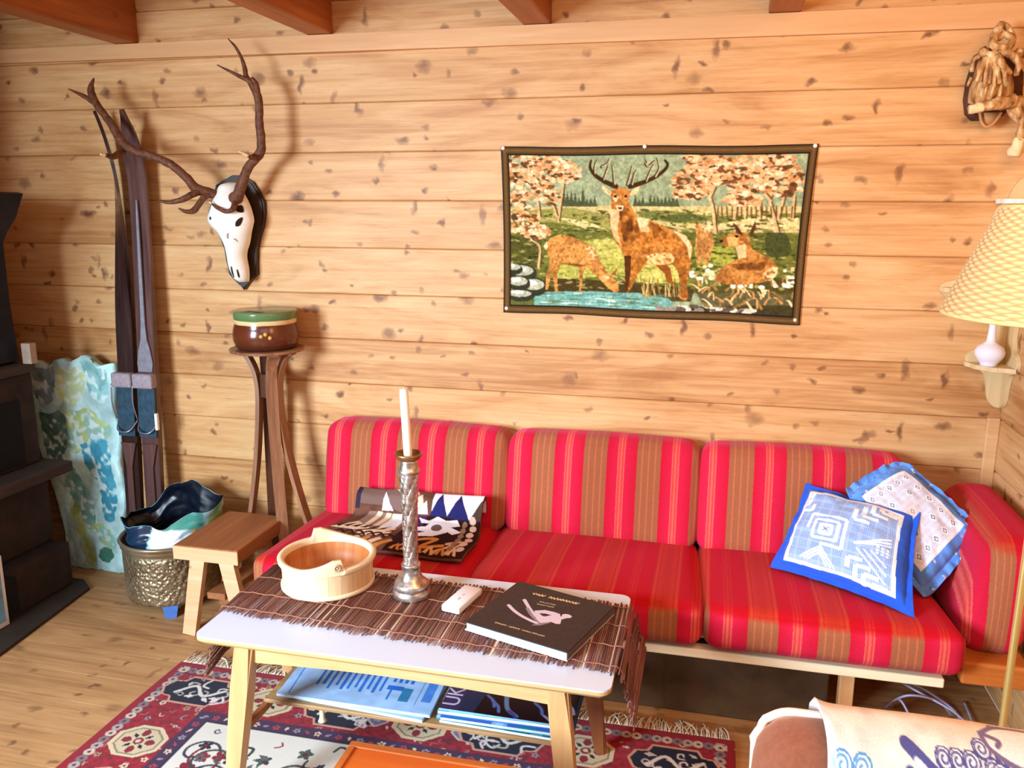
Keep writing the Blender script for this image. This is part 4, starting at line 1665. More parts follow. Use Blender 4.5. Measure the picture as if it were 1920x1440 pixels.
# ------------------------------------------------------------------ magazines on the shelf
rr = random.Random(21)
cols = [(44, 130, 150), (206, 226, 240), (70, 110, 190), (30, 140, 150), (216, 232, 244), (40, 36, 70)]
labs = ['white-edged magazine at the very bottom of the magazine stack on the shelf', 'teal-edged magazine second from the bottom of the stack on the shelf', 'pale grey-blue magazine third from the bottom of the stack on the shelf', 'blue-edged magazine fourth from the bottom of the stack on the shelf', 'white-edged magazine just under the topmost dark one on the shelf', 'dark glossy magazine with pale UKT letters topmost of the shelf stack']
z0 = ST + .0008
for i in range(6):
    th = [.009, .008, .009, .007, .009, .008][i]
    a = rr.uniform(-.03, .03)
    c = Vector((-0.455 + rr.uniform(-.008, .008), -1.055 + rr.uniform(-.006, .006), z0))
    root = thing('magazine', labs[i], 'magazine', tuple(c), 'magazines stacked on the table shelf')
    bm = B()
    box(bm, (c.x - .172, c.y - .105, z0), (c.x + .172, c.y + .105, z0 + th - .0012), .001, M=rotz(a))
    obj('pages', bm, plain('page_edges_%d' % i, [(232, 246, 250), (40, 140, 154), (196, 222, 240), (58, 120, 196), (236, 246, 250), (120, 180, 206)][i], .6, 0, .1, 60), root)
    w, h = 150, 92
    if i == 5:
        p = Paint(w, h, .344, .21, (10, 10, 22))
        p.rect(0, 0, .05, .21, (58, 44, 92))
        p.poly([(.05, 0), (.12, 0), (.09, .21), (.05, .21)], (24, 44, 78))
        p.curve([(.12, .06), (.15, .10), (.17, .17), (.20, .20)], .012, (110, 130, 160))
        for _ in range(8):
            x = rr.uniform(.1, .32)
            y = rr.uniform(.06, .19)
            p.curve([(x, y), (x + .02, y + .02), (x + .028, y + .045)], .008, rr.choice([(150, 150, 176), (60, 62, 150), (90, 110, 170)]))
    else:
        p = Paint(w, h, .344, .21, cols[i])
        for _ in range(6):
            x = rr.uniform(0, .3)
            p.rect(x, 0, x + .03, .21, rr.choice(cols), .6)
    zt = z0 + th - .0011
    R_ = rotz(a)
    cor = [c + R_ @ Vector((sx * .173, sy * .106, 0)) for sx, sy in ((-1, 1), (1, 1), (1, -1), (-1, -1))]
    Q = quad_points(w, h, *[(q.x, q.y, zt) for q in cor])
    link('cover', grid_mesh('cover', Q, p.lin()), painted('glossy_cover_%d' % i, 0.3, 0, 0, 0, 0.5), root)
    if i == 5:
        cu = bpy.data.curves.new('lettering', 'FONT')
        cu.body = 'UKT'
        cu.size = .062
        cu.extrude = .0002
        tmp = bpy.data.objects.new('lettering', cu)
        COL.objects.link(tmp)
        bpy.context.view_layer.update()
        me = bpy.data.meshes.new_from_object(tmp.evaluated_get(bpy.context.evaluated_depsgraph_get()))
        bpy.data.objects.remove(tmp)
        q = R_ @ Vector((-.128, -.09, 0))
        me.transform(Matrix.Translation((c.x + q.x, c.y + q.y, zt + .0004)) @ Matrix.Rotation(a + PI / 2, 4, 'Z'))
        me.name = 'lettering'
        link('lettering', me, plain('pale_letter', (206, 196, 214), .5), root)
    z0 += th

# ================================================================== wooden stool
SZT = 0.37
so = thing('wooden_stool', 'small rough pine stool with splayed board legs beside the brass bucket', 'stool', (-1.70, -0.367, 0))
bm = B()
box(bm, (-1.828, -0.545, SZT - .052), (-1.572, -0.190, SZT), .005)
for v in bm.verts:
    v.co.z += .0015 * noise.noise(v.co * 20)
obj('seat', bm, [M_STOOLT], so)
bm = B()
box(bm, (-1.829, -0.5475, SZT - .053), (-1.571, -0.5435, SZT - .004), .001)
obj('end_board', bm, M_STOOLE, so)
for y in (-0.500, -0.262):
    for s in (-1, 1):
        bm = B()
        xt = -1.70 + s * .055
        P = [(xt, y, SZT - .05), (xt + s * .062, y, 0.0)]
        ribbon(bm, P, (1, 0, 0), [.058, .052], [.026, .026])
        for v in bm.verts:
            v.co.z = max(0, v.co.z) if v.co.z < .1 else v.co.z
        obj('leg', bm, M_STOOLE if y < -.4 else M_STOOLT, so)
bm = B()
box(bm, (-1.737, -0.50, .15), (-1.663, -0.262, .175), .003)
obj('stretcher', bm, M_STOOLT, so)

# ================================================================== brass bucket and bag
UX, UY, UR = -2.045, -0.268, 0.178
t = NT('hammered_brass')
tc = t.n('TexCoord')
vo = t.n('TexVoronoi', feature='SMOOTH_F1')
vo.inputs['Scale'].default_value = 78
t.l(tc.outputs['Object'], vo.inputs['Vector'])
sp = t.n('SeparateXYZ')
t.l(tc.outputs['Object'], sp.inputs[0])
zone = t.ramp(sp.outputs[2], [(0.235, (1, 1, 1)), (0.25, (0, 0, 0))])
nz = t.noise(tc.outputs['Object'], 6, 3)
t.base(t.ramp(nz, [(0.3, L(128, 110, 80)), (0.7, L(188, 172, 144))]))
t.set(Metallic=.75, Roughness=.36)
t.bump(t.math('MULTIPLY', vo.outputs['Distance'], zone), 0.8, .012)
M_HAMMER = t.m
bu = thing('brass_bucket', 'hammered brass fuel bucket on small blue feet holding a plastic bag', 'bucket', (UX, UY, 0))
bm = B()
lathe(bm, [(0.02, 0.048), (UR - .012, 0.048), (UR - .004, 0.053), (UR - .002, 0.07), (UR, 0.245), (UR + .001, 0.258), (UR + .006, .262), (UR + .002, .268), (UR + .008, 0.276), (UR + .013, 0.284), (UR + .008, 0.292), (UR, .290), (UR - .004, .28), (UR - .006, .10), (.02, .09)], (UX, UY, 0), 80)
obj('body', bm, M_HAMMER, bu, True)
for k_ in range(3):
    a = -PI / 2 + .52 + k_ * 2 * PI / 3
    bm = B()
    x, y = UX + (UR - .03) * math.cos(a), UY + (UR - .03) * math.sin(a)
    P = [(x, y, 0.05), (x + .006 * math.cos(a), y + .006 * math.sin(a), 0.0)]
    ribbon(bm, P, (-math.sin(a), math.cos(a), 0), [.058, .04], [.035, .028])
    for v in bm.verts:
        if v.co.z < .01:
            v.co.z = 0
    obj('foot', bm, plain('blue_painted_foot', (74, 120, 196), .5, 0, .15), bu)
bm = B()
a = PI - .1
hx, hy = UX + (UR + .012) * math.cos(a), UY + (UR + .012) * math.sin(a)
ring = [(hx + .012 * math.cos(q) * -1, hy + .01 * math.sin(q), .225 + .022 * math.cos(q)) for q in np.linspace(0, 2 * PI, 20, endpoint=False)]
tube(bm, ring, .004, 8, closed=True)
tube(bm, [(hx + .014, hy, .246), (hx - .006, hy, .25)], .008, 8)
obj('ring_handle', bm, M_IRON, bu, True)

# crumpled bag: rim heights read round the circle
w, h = 150, 60
th = np.linspace(-PI, PI, w, endpoint=False)
deg = np.degrees(th)
rimz = np.interp(deg, [-180, -150, -115, -90, -60, -30, 0, 30, 60, 90, 120, 150, 180], [.36, .362, .368, .378, .385, .395, .415, .435, .45, .47, .43, .37, .355])
rimr = np.interp(deg, [-180, -120, -90, -60, -30, 0, 30, 60, 90, 120, 150, 180], [.17, .168, .155, .165, .182, .215, .215, .15, .12, .14, .165, .17])
rng = np.random.default_rng(3)
nzb = 1.2 * (vnoise(w, h, 9, 4, rng) - .5) + .22 * (vnoise(w, h, 30, 10, rng) - .5)
nzb[:, -12:] = nzb[:, -12:] * np.linspace(1, 0, 12) + nzb[:, :1] * np.linspace(0, 1, 12)
rimz = rimz + .02 * np.sin(th * 5 + 1) * np.sin(th * 2) - .006 * np.abs(np.sin(th * 7))
vv = np.linspace(0, 1, h)[:, None]
r = (.156 * (1 - vv) + vv * rimr) + nzb * .042 * np.sin(vv * PI * .85 + .25)
z = .24 * (1 - vv) + vv * rimz + nzb * .012
outer = np.stack([UX + r * np.cos(th), UY + r * np.sin(th), z + 0 * th], -1)
p = Paint(w, h, 150, 60, (150, 208, 220))
p.a = p.a * (0.8 + .35 * vnoise(w, h, 16, 8)[..., None])
for q in range(10):
    p.curve([(40 + q * 9, 60), (46 + q * 8, 30), (60 + q * 8, 5)], 3.5, [(84, 176, 160), (228, 240, 244), (196, 226, 236), (70, 150, 150)][q % 4], .9)
p.ell(70, 30, 5, 16, (206, 160, 70), .9, .3)
p.ell(78, 36, 6, 14, (140, 176, 96), .9, .2)
p.rect(66, 10, 68.5, 44, (70, 120, 190))
p.poly([(40, 0), (54, 0), (62, 60), (44, 60)], (236, 240, 246))
p.poly([(0, 0), (38, 0), (44, 60), (0, 60)], (18, 40, 66), .95)
p.ell(18, 34, 9, 8, (60, 104, 146), .7, soft=.8)
p.ell(27, 16, 4, 3, (160, 190, 214), .8, soft=.8)
p.poly([(48, 60), (64, 60), (74, 30), (60, 40)], (70, 160, 146), .9)
bg = thing('plastic_bag', 'crumpled printed plastic bag, black inside, stuffed into the brass bucket', 'bag', (UX, UY, .24))
o = link('printed_outside', grid_mesh('printed_outside', outer, p.lin(), True), painted('glossy_film', .25, 0, 0, 0, .6), bg, True)
r2 = r - .004
inner = np.stack([UX + r2 * np.cos(th), UY + r2 * np.sin(th), z + 0 * th + .0005], -1)
# the lining falls to a crumpled bottom
bot = inner[0:1] * .15 + np.array([UX, UY, .25]) * .85
inner = np.concatenate([bot, inner], 0)
link('dark_lining', grid_mesh('dark_lining', inner, None, True), M_BAGDARK, bg, True)

# ================================================================== skis leaning on the wall
def ski(name, label, xt, xb, wt, wb, mat, twist, tipdx, platecol):
    """upright wooden ski; twist turns the upper part edge-on to the room"""
    root = thing(name, label, 'ski', (xb, -0.13, 0), 'wooden skis leaning on the back wall')
    Z = [0.0, .10, .3, .5, .62, .78, .92, 1.1, 1.3, 1.5, 1.65, 1.74, 1.82, 1.88, 1.915]
    pts, dirs, W_, T_ = [], [], [], []
    for z_ in Z:
        f = z_ / 1.9
        x = xb + (xt - xb) * f
        y = -0.135 + 0.085 * f
        k = max(0, (z_ - 1.55) / .36)
        a = twist * min(1, max(0, (z_ - 1.1) / .6))
        y -= .075 * k ** 2 * math.cos(a)
        x += tipdx * k ** 2
        pts.append((x, y, z_))
        dirs.append((math.cos(a), -math.sin(a), 0))
        ww = wb + (wt - wb) * f
        if z_ > 1.75:
            ww *= max(.16, 1 - ((z_ - 1.75) / .17) ** 1.6)
        if z_ < .06:
            ww *= .9
        W_.append(ww)
        T_.append(.012 + .016 * math.exp(-((z_ - .75) / .45) ** 2))
    sp_ = spline([tuple(a) + tuple(b) + (c, d) for a, b, c, d in zip(pts, dirs, W_, T_)], 5)
    bm = B()
    ribbon(bm, [q[:3] for q in sp_], [tuple(q[3:6]) for q in sp_], [float(q[6]) for q in sp_], [float(q[7]) for q in sp_])
    obj('board', bm, mat, root, angle=30)

    def P(z_, off):
        f = z_ / 1.9
        return (xb + (xt - xb) * f, -0.135 + .085 * f - off, z_)
    # ridge along the upper face
    bm = B()
    pr = [P(.28, .014), P(.5, .018), P(.60, .02)]
    ribbon(bm, pr, (1, 0, 0), [.030, .026, .07], [.008, .008, .004])
    obj('tail_ridge', bm, M_SKIR, root, angle=30)
    bm = B()
    a, b = P(.63, .022), P(.835, .021)
    ribbon(bm, [a, b], (1, 0, 0), .078, .008)
    obj('foot_plate', bm, platecol, root)
    bm = B()
    x, y, z_ = P(.865, .02)
    box(bm, (x - .046, y - .03, .835), (x + .046, y + .01, .895), .008, seg=3)
    obj('toe_strap', bm, M_LEATHER, root, angle=40)
    bm = B()
    q = P(.65, .03)
    tube(bm, spline([(q[0] - .048, q[1] + .02, .69), (q[0] - .03, q[1] - .012, .66), (q[0], q[1] - .018, .652), (q[0] + .03, q[1] - .012, .66), (q[0] + .048, q[1] + .02, .70)], 5), .003, 6)
    tube(bm, spline([(q[0] - .046, q[1] + .01, .70), (q[0] - .05, q[1] - .005, .77), (q[0] - .044, q[1] - .006, .85)], 5), .003, 6)
    obj('cable_binding', bm, M_STEEL, root, True)
    return root, P


s1, P1 = ski('wooden_ski', 'dark brown wooden ski with tip turned edge-on, left one of the pair', -2.300, -2.315, .078, .072, M_SKI, .95, -.05, M_BLUEPLATE)
s2, P2 = ski('wooden_ski', 'reddish brown wooden ski with pale steel rail, right one of the pair', -2.205, -2.215, .082, .076, M_SKIR, 0.0, 0.0, M_BLUEPLATE)
bm = B()
z_ = [(.90, .062), (.935, .07), (.99, .052), (1.03, .028), (1.1, .018), (1.3, .014), (1.5, .010), (1.58, .004)]
ribbon(bm, [P2(a, .018) for a, b in z_], (1, 0, 0), [b for a, b in z_], .007)
obj('steel_rail', bm, M_STEEL, s2, label='pale steel rail')
bm = B()
q = P2(.72, .02)
box(bm, (q[0] + .044, q[1] - .02, .665), (q[0] + .056, q[1] - .005, .735), .003)
obj('buckle', bm, M_WHITEP, s2)

# ================================================================== plant stand and pot
NX, NY = -1.638, -0.152
ps = thing('plant_stand', 'tall plant stand of curved walnut slats with round top, left of the sofa', 'plant stand', (NX, NY, 0))
SZ1 = 1.03
bm = B()
lathe(bm, [(0.12, SZ1 - .014), (.138, SZ1 - .010), (.14, SZ1 - .004), (.137, SZ1), (0.01, SZ1)], (NX, NY, 0), 56)
obj('top', bm, M_STAND, ps, angle=40)
rz = [(0.0, .225), (.15, .175), (.35, .118), (.55, .076), (.72, .052), (.84, .043), (.90, .046), (.95, .058), (1.0, .085), (SZ1 - .012, .115)]
for k_, (a, mm, wd, sc_) in enumerate(((-0.1, M_STAND, .034, 1.4), (2.2, M_STANDD, .042, .5), (3.2, M_STAND, .032, .85), (-0.85, M_STAND, .036, .78))):
    rq = [(z_, .05 + (r_ - .05) * (sc_ if z_ < .85 and r_ > .05 else 1)) for z_, r_ in rz]
    pts = [(NX + r_ * math.cos(a), NY + r_ * math.sin(a), z_) for z_, r_ in rq]
    sp_ = spline(pts, 4)
    bm = B()
    ribbon(bm, sp_, (-math.sin(a), math.cos(a), 0), [wd * (1 + .15 * math.sin(i * .09)) for i in range(len(sp_))], .016)
    obj('leg', bm, mm, ps, angle=30)
bm = B()
prism(bm, [(NX + .034 * math.cos(q), NY + .034 * math.sin(q)) for q in np.arange(8) * PI / 4], .84, .93, 'Z')
obj('centre_block', bm, M_STANDD, ps)

t = NT('glazed_pot')
tc = t.n('TexCoord')
sp = t.n('SeparateXYZ')
t.l(tc.outputs['Object'], sp.inputs[0])
z_ = t.math('ADD', sp.outputs[2], t.math('MULTIPLY', t.math('SUBTRACT', t.noise(tc.outputs['Object'], 14, 2), .5), .006))
t.base(t.ramp(t.math('DIVIDE', z_, .16), [(0.0, L(70, 34, 22)), (0.3, L(104, 50, 28)), (.60, L(96, 44, 24)), (.62, L(226, 190, 136)), (.70, L(232, 200, 146)), (.715, L(84, 118, 70)), (.90, L(104, 130, 84)), (.93, L(92, 60, 40)), (1.0, L(104, 66, 44))]))
t.set(Roughness=.18)
pt = thing('ceramic_pot', 'glazed brown ceramic pot with green and cream bands on the plant stand', 'pot', (NX, NY, SZ1))
bm = B()
lathe(bm, [(.02, 0), (.103, 0), (.114, .01), (.122, .035), (.123, .058), (.119, .08), (.114, .095), (.116, .118), (.118, .136), (.117, .143), (.112, .145)], (NX, NY, SZ1 + .0005), 64)
obj('body', bm, t.m, pt, True)
bm = B()
lathe(bm, [(.112, .145), (.107, .142), (.105, .13), (.107, .08), (.095, .03), (.01, .02)], (NX, NY, SZ1 + .0005), 64, cap0=False)
obj('inside', bm, plain('brown_glaze', (104, 62, 42), .3), pt, True)
bm = B()
for k_ in range(3):
    a = -1.2 + k_ * .13
    P = Vector((NX + .122 * math.cos(a), NY + .122 * math.sin(a), SZ1 + .06 + .008 * math.sin(k_ * 2)))
    r_ = bmesh.ops.create_uvsphere(bm, u_segments=12, v_segments=8, radius=.008)
    bmesh.ops.translate(bm, vec=P, verts=r_['verts'])
obj('leaf_relief', bm, plain('ochre_relief', (206, 164, 90), .35), pt, True)

# ================================================================== red deer skull trophy
tr = thing('deer_skull_trophy', 'bleached deer skull with brown antlers on a dark shield plaque high on the wall', 'trophy', (-1.82, -0.01, 1.24))


def c8(x, y, Y):  # measured on a crop 806 px for 140 px
    return at(380 + x / 5.757, 310 + y / 5.757, Y)


bm = B()
out = [(250, 170), (330, 105), (420, 110), (540, 180), (620, 300), (665, 400), (672, 520), (655, 660), (610, 800), (592, 900), (588, 1040), (592, 1180), (545, 1220), (500, 1270), (450, 1345), (405, 1285), (350, 1230), (290, 1170), (270, 1040), (262, 900), (200, 740), (130, 640), (105, 520), (125, 300), (150, 210)]
prism(bm, [(q.x, q.z) for q in (c8(x, y, -0.015) for x, y in out)], -0.024, -0.0005, 'Y')
bmesh.ops.bevel(bm, geom=[e for e in bm.edges if e.verts[0].co.y < -.02 and e.verts[1].co.y < -.02], offset=.006, segments=2, affect='EDGES')
obj('plaque', bm, M_PLAQUE, tr, angle=35)
# skull: rings from crown to nose; (left x, right x, y, depth) on the crop
rows = [(255, 365, 185, .05), (205, 400, 215, .085), (180, 440, 290, .10), (150, 500, 380, .115), (128, 535, 450, .12), (112, 560, 520, .125), (108, 575, 590, .125), (135, 560, 650, .12), (205, 538, 720, .115), (235, 525, 780, .11), (262, 505, 850, .10), (280, 478, 920, .095), (286, 468, 990, .088), (290, 476, 1050, .084), (300, 486, 1110, .08), (322, 486, 1170, .074), (345, 480, 1225, .066), (375, 465, 1258, .05)]
bm = B()
rings = []
n = 28
sk_d = {}
for xl_, xr_, y, d in [tuple(q) for q in spline(rows, 3)]:
    a, b = c8(xl_, y, -.07), c8(xr_, y, -.07)
    c = (a + b) / 2
    hw = (b - a).length / 2
    ring = []
    for i in range(n):
        th = 2 * PI * i / n
        x = math.cos(th)
        yy = math.sin(th)
        ridge = 1 + .10 * math.exp(-(x / .3) ** 2)
        ring.append(bm.verts.new((c.x + hw * x, -.028 - d * .5 - yy * d * .5 * ridge * (1 if yy > 0 else .9), c.z)))
    rings.append(ring)
for a, b in zip(rings, rings[1:]):
    for i in range(n):
        j = (i + 1) % n
        bm.faces.new((a[i], a[j], b[j], b[i]))
bm.faces.new(rings[0])
bm.faces.new(rings[-1])
sk = obj('skull', bm, M_BONE, tr, True)


RW_ = np.array([tuple(q) for q in spline(rows, 3)])


def dark_on_skull(pts, Y0, nm, d=.008):
    """dark opening that follows the curved bone"""
    cx_, cy_ = sum(q[0] for q in pts) / len(pts), sum(q[1] for q in pts) / len(pts)

    def P(x, y):
        xl_, xr_, dd = (np.interp(y, RW_[:, 2], RW_[:, i]) for i in (0, 1, 3))
        f = max(-.985, min(.985, (x - (xl_ + xr_) / 2) / ((xr_ - xl_) / 2)))
        yy = math.sqrt(1 - f * f) * (1 + .10 * math.exp(-(f / .3) ** 2))
        q = c8(x, y, -.07)
        return (q.x, -.028 - dd * .5 - yy * dd * .5 - .0025, q.z)
    b2 = B()
    sm_ = [tuple(q) for q in spline(list(pts) + [pts[0]], 2)][:-1]
    rings_ = [[b2.verts.new(P(cx_ + (x - cx_) * k, cy_ + (y - cy_) * k)) for x, y in sm_] for k in (1.0, .7, .4)]
    for r0_, r1_ in zip(rings_, rings_[1:]):
        for i in range(len(sm_)):
            j = (i + 1) % len(sm_)
            b2.faces.new((r0_[i], r0_[j], r1_[j], r1_[i]))
    b2.faces.new(rings_[-1])
    obj(nm, b2, M_SOCKET if nm != 'bone_crease' else M_CREASE, sk)


M_CREASE = plain('grey_crease', (150, 140, 140), .8)
dark_on_skull([(440, 448), (495, 430), (515, 460), (524, 508), (480, 500)], -.128, 'eye_socket')
dark_on_skull([(462, 650), (470, 610), (500, 570), (524, 560), (522, 600), (500, 645), (475, 658)], -.126, 'eye_socket')
dark_on_skull([(362, 1160), (366, 1100), (376, 1080), (384, 1100), (386, 1190), (376, 1206)], -.118, 'nostril')
dark_on_skull([(424, 1120), (432, 1118), (442, 1180), (438, 1208), (428, 1190)], -.116, 'nostril')
dark_on_skull([(185, 560), (200, 552), (212, 570), (200, 588), (188, 580)], -.128, 'eye_socket')
dark_on_skull([(382, 780), (384, 740), (402, 722), (394, 750), (392, 784)], -.150, 'bone_crease')
dark_on_skull([(430, 782), (452, 790), (464, 826), (450, 806)], -.142, 'bone_crease')


def A(x, y, Y):  # measured on the 3x crop of the upper left corner
    return tuple(at(x / 3, y / 3, Y))


def beam_(bm, pts, r, tips=None, n=10):
    sp_ = spline([tuple(p_) + (q,) for p_, q in zip(pts, r)], 6)
    tube(bm, [q[:3] for q in sp_], [max(.0015, float(q[3])) for q in sp_], n, wob=.16)


bm = B()
beam_(bm, [A(1235, 1105, -.10), A(1180, 1085, -.125), A(1105, 1060, -.15), A(1050, 1000, -.17), A(960, 925, -.19), A(860, 880, -.20), A(760, 850, -.20), A(690, 800, -.20), A(620, 690, -.19), A(560, 610, -.18), A(520, 540, -.17), A(512, 490, -.16), A(528, 440, -.15)], [.017, .019, .019, .016, .0155, .0155, .0165, .0165, .0145, .014, .014, .0105, .003])
beam_(bm, [A(530, 575, -.175), A(490, 550, -.17), A(440, 525, -.17), A(385, 500, -.17)], [.011, .009, .006, .002])
beam_(bm, [A(1130, 1075, -.14), A(1090, 1090, -.17), A(1030, 1120, -.20), A(960, 1138, -.21), A(885, 1130, -.22)], [.014, .013, .011, .008, .003])
beam_(bm, [A(1180, 1085, -.125), A(1140, 1120, -.16), A(1095, 1180, -.19), A(1050, 1190, -.21), A(1005, 1172, -.22)], [.013, .012, .011, .008, .003])
beam_(bm, [A(690, 850, -.20), A(640, 880, -.26), A(590, 872, -.31)], [.014, .011, .006])
obj('antler', bm, M_ANTLER, tr, True, label='left antler spreading toward the corner')
bm = B()
beam_(bm, [A(590, 872, -.31), A(565, 868, -.33)], [.0062, .003])
obj('antler_tip', bm, M_TIP, tr, True)
bm = B()
beam_(bm, [A(1325, 1130, -.115), A(1345, 1080, -.13), A(1370, 1010, -.14), A(1395, 945, -.15), A(1440, 890, -.155), A(1468, 845, -.16), A(1468, 770, -.165), A(1458, 680, -.165), A(1458, 600, -.165), A(1445, 530, -.165), A(1410, 470, -.16), A(1385, 430, -.16), A(1378, 390, -.155), A(1360, 330, -.15), A(1325, 265, -.145), A(1283, 218, -.14)], [.022, .021, .0185, .0165, .0165, .0165, .0155, .0145, .0145, .0145, .0105, .009, .0085, .006, .005, .002])
beam_(bm, [A(1430, 500, -.165), A(1400, 455, -.17), A(1350, 430, -.17), A(1290, 400, -.17), A(1222, 365, -.17)], [.010, .009, .007, .005, .002])
beam_(bm, [A(1450, 560, -.165), A(1442, 480, -.165), A(1415, 440, -.165)], [.013, .010, .007])
beam_(bm, [A(1325, 1130, -.12), A(1310, 1175, -.165), A(1270, 1190, -.175), A(1225, 1170, -.165), A(1190, 1145, -.155)], [.014, .010, .008, .007, .003])
beam_(bm, [A(1440, 880, -.155), A(1415, 885, -.20), A(1395, 875, -.25)], [.013, .009, .006])
r_ = bmesh.ops.create_uvsphere(bm, u_segments=14, v_segments=10, radius=.028)
bmesh.ops.translate(bm, vec=Vector(A(1325, 1120, -.115)), verts=r_['verts'])
obj('antler', bm, M_ANTLER, tr, True, label='right antler rising straight above the skull')
bm = B()
beam_(bm, [A(1395, 875, -.25), A(1345, 853, -.28)], [.006, .002])
obj('antler_tip', bm, M_TIP, tr, True)
bm = B()
beam_(bm, [A(1190, 1145, -.155), A(1175, 1135, -.155)], [.004, .002])
obj('antler_tip', bm, M_TIP, tr, True)

# ================================================================== tapestry
TL, TR_, BR_, BL_ = (-0.755, -.006, 1.769), (0.317, -.006, 1.764), (0.300, -.006, 1.166), (-0.744, -.006, 1.177)
w, h = 520, 300


def tq(x, y):
    yt = 100 - 15 * (x - 105) / 1750
    yb = 1015 + 60 * (x - 120) / 1625
    v_ = (y - yt) / (yb - yt)
    xl_ = 105 + 15 * v_
    xr_ = 1855 - 110 * v_
    return ((x - xl_) / (xr_ - xl_), v_ * .56)


p = Paint(w, h, 1.0, 0.56, (150, 164, 132))


def tp(pts, col, al=1.0, mod=None, sm=False):
    P = [tq(*q) for q in pts]
    if sm:
        P = [tuple(q) for q in spline(P + [P[0]], 4)]
    p.poly(P, col, al, mod)


def tl_(pts, wd, col, al=1.0, taper=None, n=5):
    p.curve([tq(*q) for q in pts], wd / 1700, col, al, n, taper)


big, mid_, fine = vnoise(w, h, 16, 9), vnoise(w, h, 60, 34), vnoise(w, h, 150, 84)
p.a = p.a * (.92 + .16 * mid_[..., None])
rr = random.Random(17)
# meadows
tp([(140, 430), (700, 415), (900, 420), (1300, 415), (1780, 420), (1780, 620), (140, 620)], (206, 190, 132))
tp([(140, 450), (500, 425), (760, 470), (760, 560), (140, 560)], (150, 148, 84))
tp([(140, 500), (420, 510), (760, 560), (760, 640), (140, 640)], (106, 110, 56))
tp([(430, 480), (600, 500), (760, 560), (600, 545)], (222, 210, 150))
tp([(880, 450), (1060, 440), (1300, 470), (1780, 450), (1780, 520), (1100, 510), (900, 480)], (120, 126, 70))
tp([(940, 470), (1200, 460), (1290, 490), (1100, 506)], (84, 96, 56))
tp([(1300, 520), (1560, 470), (1760, 480), (1760, 560), (1300, 580)], (226, 206, 150))
tp([(140, 560), (1780, 560), (1740, 900), (140, 900)], (120, 124, 62))
p.a[:] = p.a * 1.0
tp([(140, 540), (1780, 540), (1740, 900), (140, 900)], (72, 80, 40), .7, mod=np.clip((mid_ * .5 + fine * .5 - .4) * 4, 0, 1))
tp([(400, 640), (720, 590), (860, 640), (860, 800), (420, 830)], (178, 178, 92))
tp([(640, 600), (780, 620), (820, 720), (700, 740)], (196, 192, 104), .9)
tp([(900, 740), (1120, 740), (1130, 840), (880, 850)], (196, 192, 104))
tp([(1200, 640), (1420, 640), (1420, 740), (1220, 760)], (160, 166, 74))
tp([(360, 820), (900, 840), (1200, 880), (1180, 950), (340, 930)], (66, 52, 34), .85)
tp([(140, 590), (340, 590), (330, 760), (140, 760)], (84, 84, 46))
for _ in range(900):
    x, y = rr.uniform(150, 1740), rr.uniform(440, 880)
    u_, v_ = tq(x, y)
    lime = 420 < x < 1130 and 600 < y < 840
    p.ell(u_, v_, rr.uniform(.004, .016), rr.uniform(.0015, .004), rr.choice([(200, 196, 120), (146, 150, 66), (214, 206, 140), (120, 126, 54)] if lime else [(66, 74, 36), (110, 114, 56), (150, 146, 84), (50, 56, 30), (190, 178, 116)]), .75, rr.uniform(-.3, .3))
# spruces at the skyline
for x0, x1, y0, n_ in ((470, 650, 420, 9), (880, 1110, 420, 12)):
    for i in range(n_):
        x = x0 + (x1 - x0) * i / (n_ - 1)
        hh = rr.uniform(45, 130) * (1.0 if x < 600 else .62)
        tp([(x - 16, y0), (x, y0 - hh), (x + 16, y0)], (78, 88, 66))
# autumn trees


def tree_blob(cx, cy, rx, ry, n_):
    for _ in range(int(n_ * 2.2)):
        a, q = rr.uniform(0, 6.3), math.sqrt(rr.random())
        x, y = cx + rx * q * math.cos(a), cy + ry * q * math.sin(a)
        if x < 140 or x > 1800 or y < 125:
            continue
        u_, v_ = tq(x, y)
        p.ell(u_, v_, rr.uniform(.005, .015), rr.uniform(.003, .0075), rr.choices([(226, 170, 122), (238, 196, 152), (206, 146, 98), (120, 76, 50), (88, 64, 46), (246, 218, 182)], [5, 4, 3, 3, 2, 3])[0], .95, rr.uniform(-.4, .4))


for t_ in ([(440, 500), (455, 400), (470, 300), (480, 200)], [(430, 470), (400, 380), (370, 300)], [(325, 760), (330, 640), (270, 590), (220, 480)], [(330, 480), (320, 390), (300, 300)]):
    tl_(t_, 20, (206, 176, 130), taper=.5)
    tl_([(a + 8, b) for a, b in t_], 7, (90, 62, 44))
for a in ((300, 210, 190, 110, 120), (220, 330, 110, 110, 60), (470, 230, 100, 60, 40), (230, 500, 100, 80, 50), (380, 360, 70, 50, 26), (300, 560, 90, 40, 26)):
    tree_blob(*a)
for t_ in ([(1320, 560), (1310, 450), (1290, 370), (1240, 310), (1220, 240)], [(1290, 370), (1330, 280), (1350, 220)], [(1650, 560), (1630, 470), (1610, 380), (1640, 280)], [(1610, 380), (1560, 310), (1540, 240)], [(1650, 480), (1680, 370), (1690, 300)], [(1725, 480), (1735, 360)], [(1420, 480), (1440, 380)], [(1480, 470), (1476, 390)], [(1560, 460), (1556, 380)]):
    tl_(t_, 22, (216, 184, 136), taper=.5)
    tl_([(a + 9, b) for a, b in t_], 7, (96, 66, 46))
for a in ((1270, 180, 140, 50, 70), (1200, 290, 110, 70, 60), (1330, 250, 90, 50, 40), (1560, 200, 210, 70, 110), (1500, 290, 120, 60, 60), (1680, 280, 110, 80, 60), (1470, 380, 110, 40, 30), (1180, 350, 90, 30, 26)):
    tree_blob(*a)
for x in range(1330, 1740, 26):
    tl_([(x, 480), (x + rr.uniform(-5, 5), 420)], 7, (110, 80, 52))
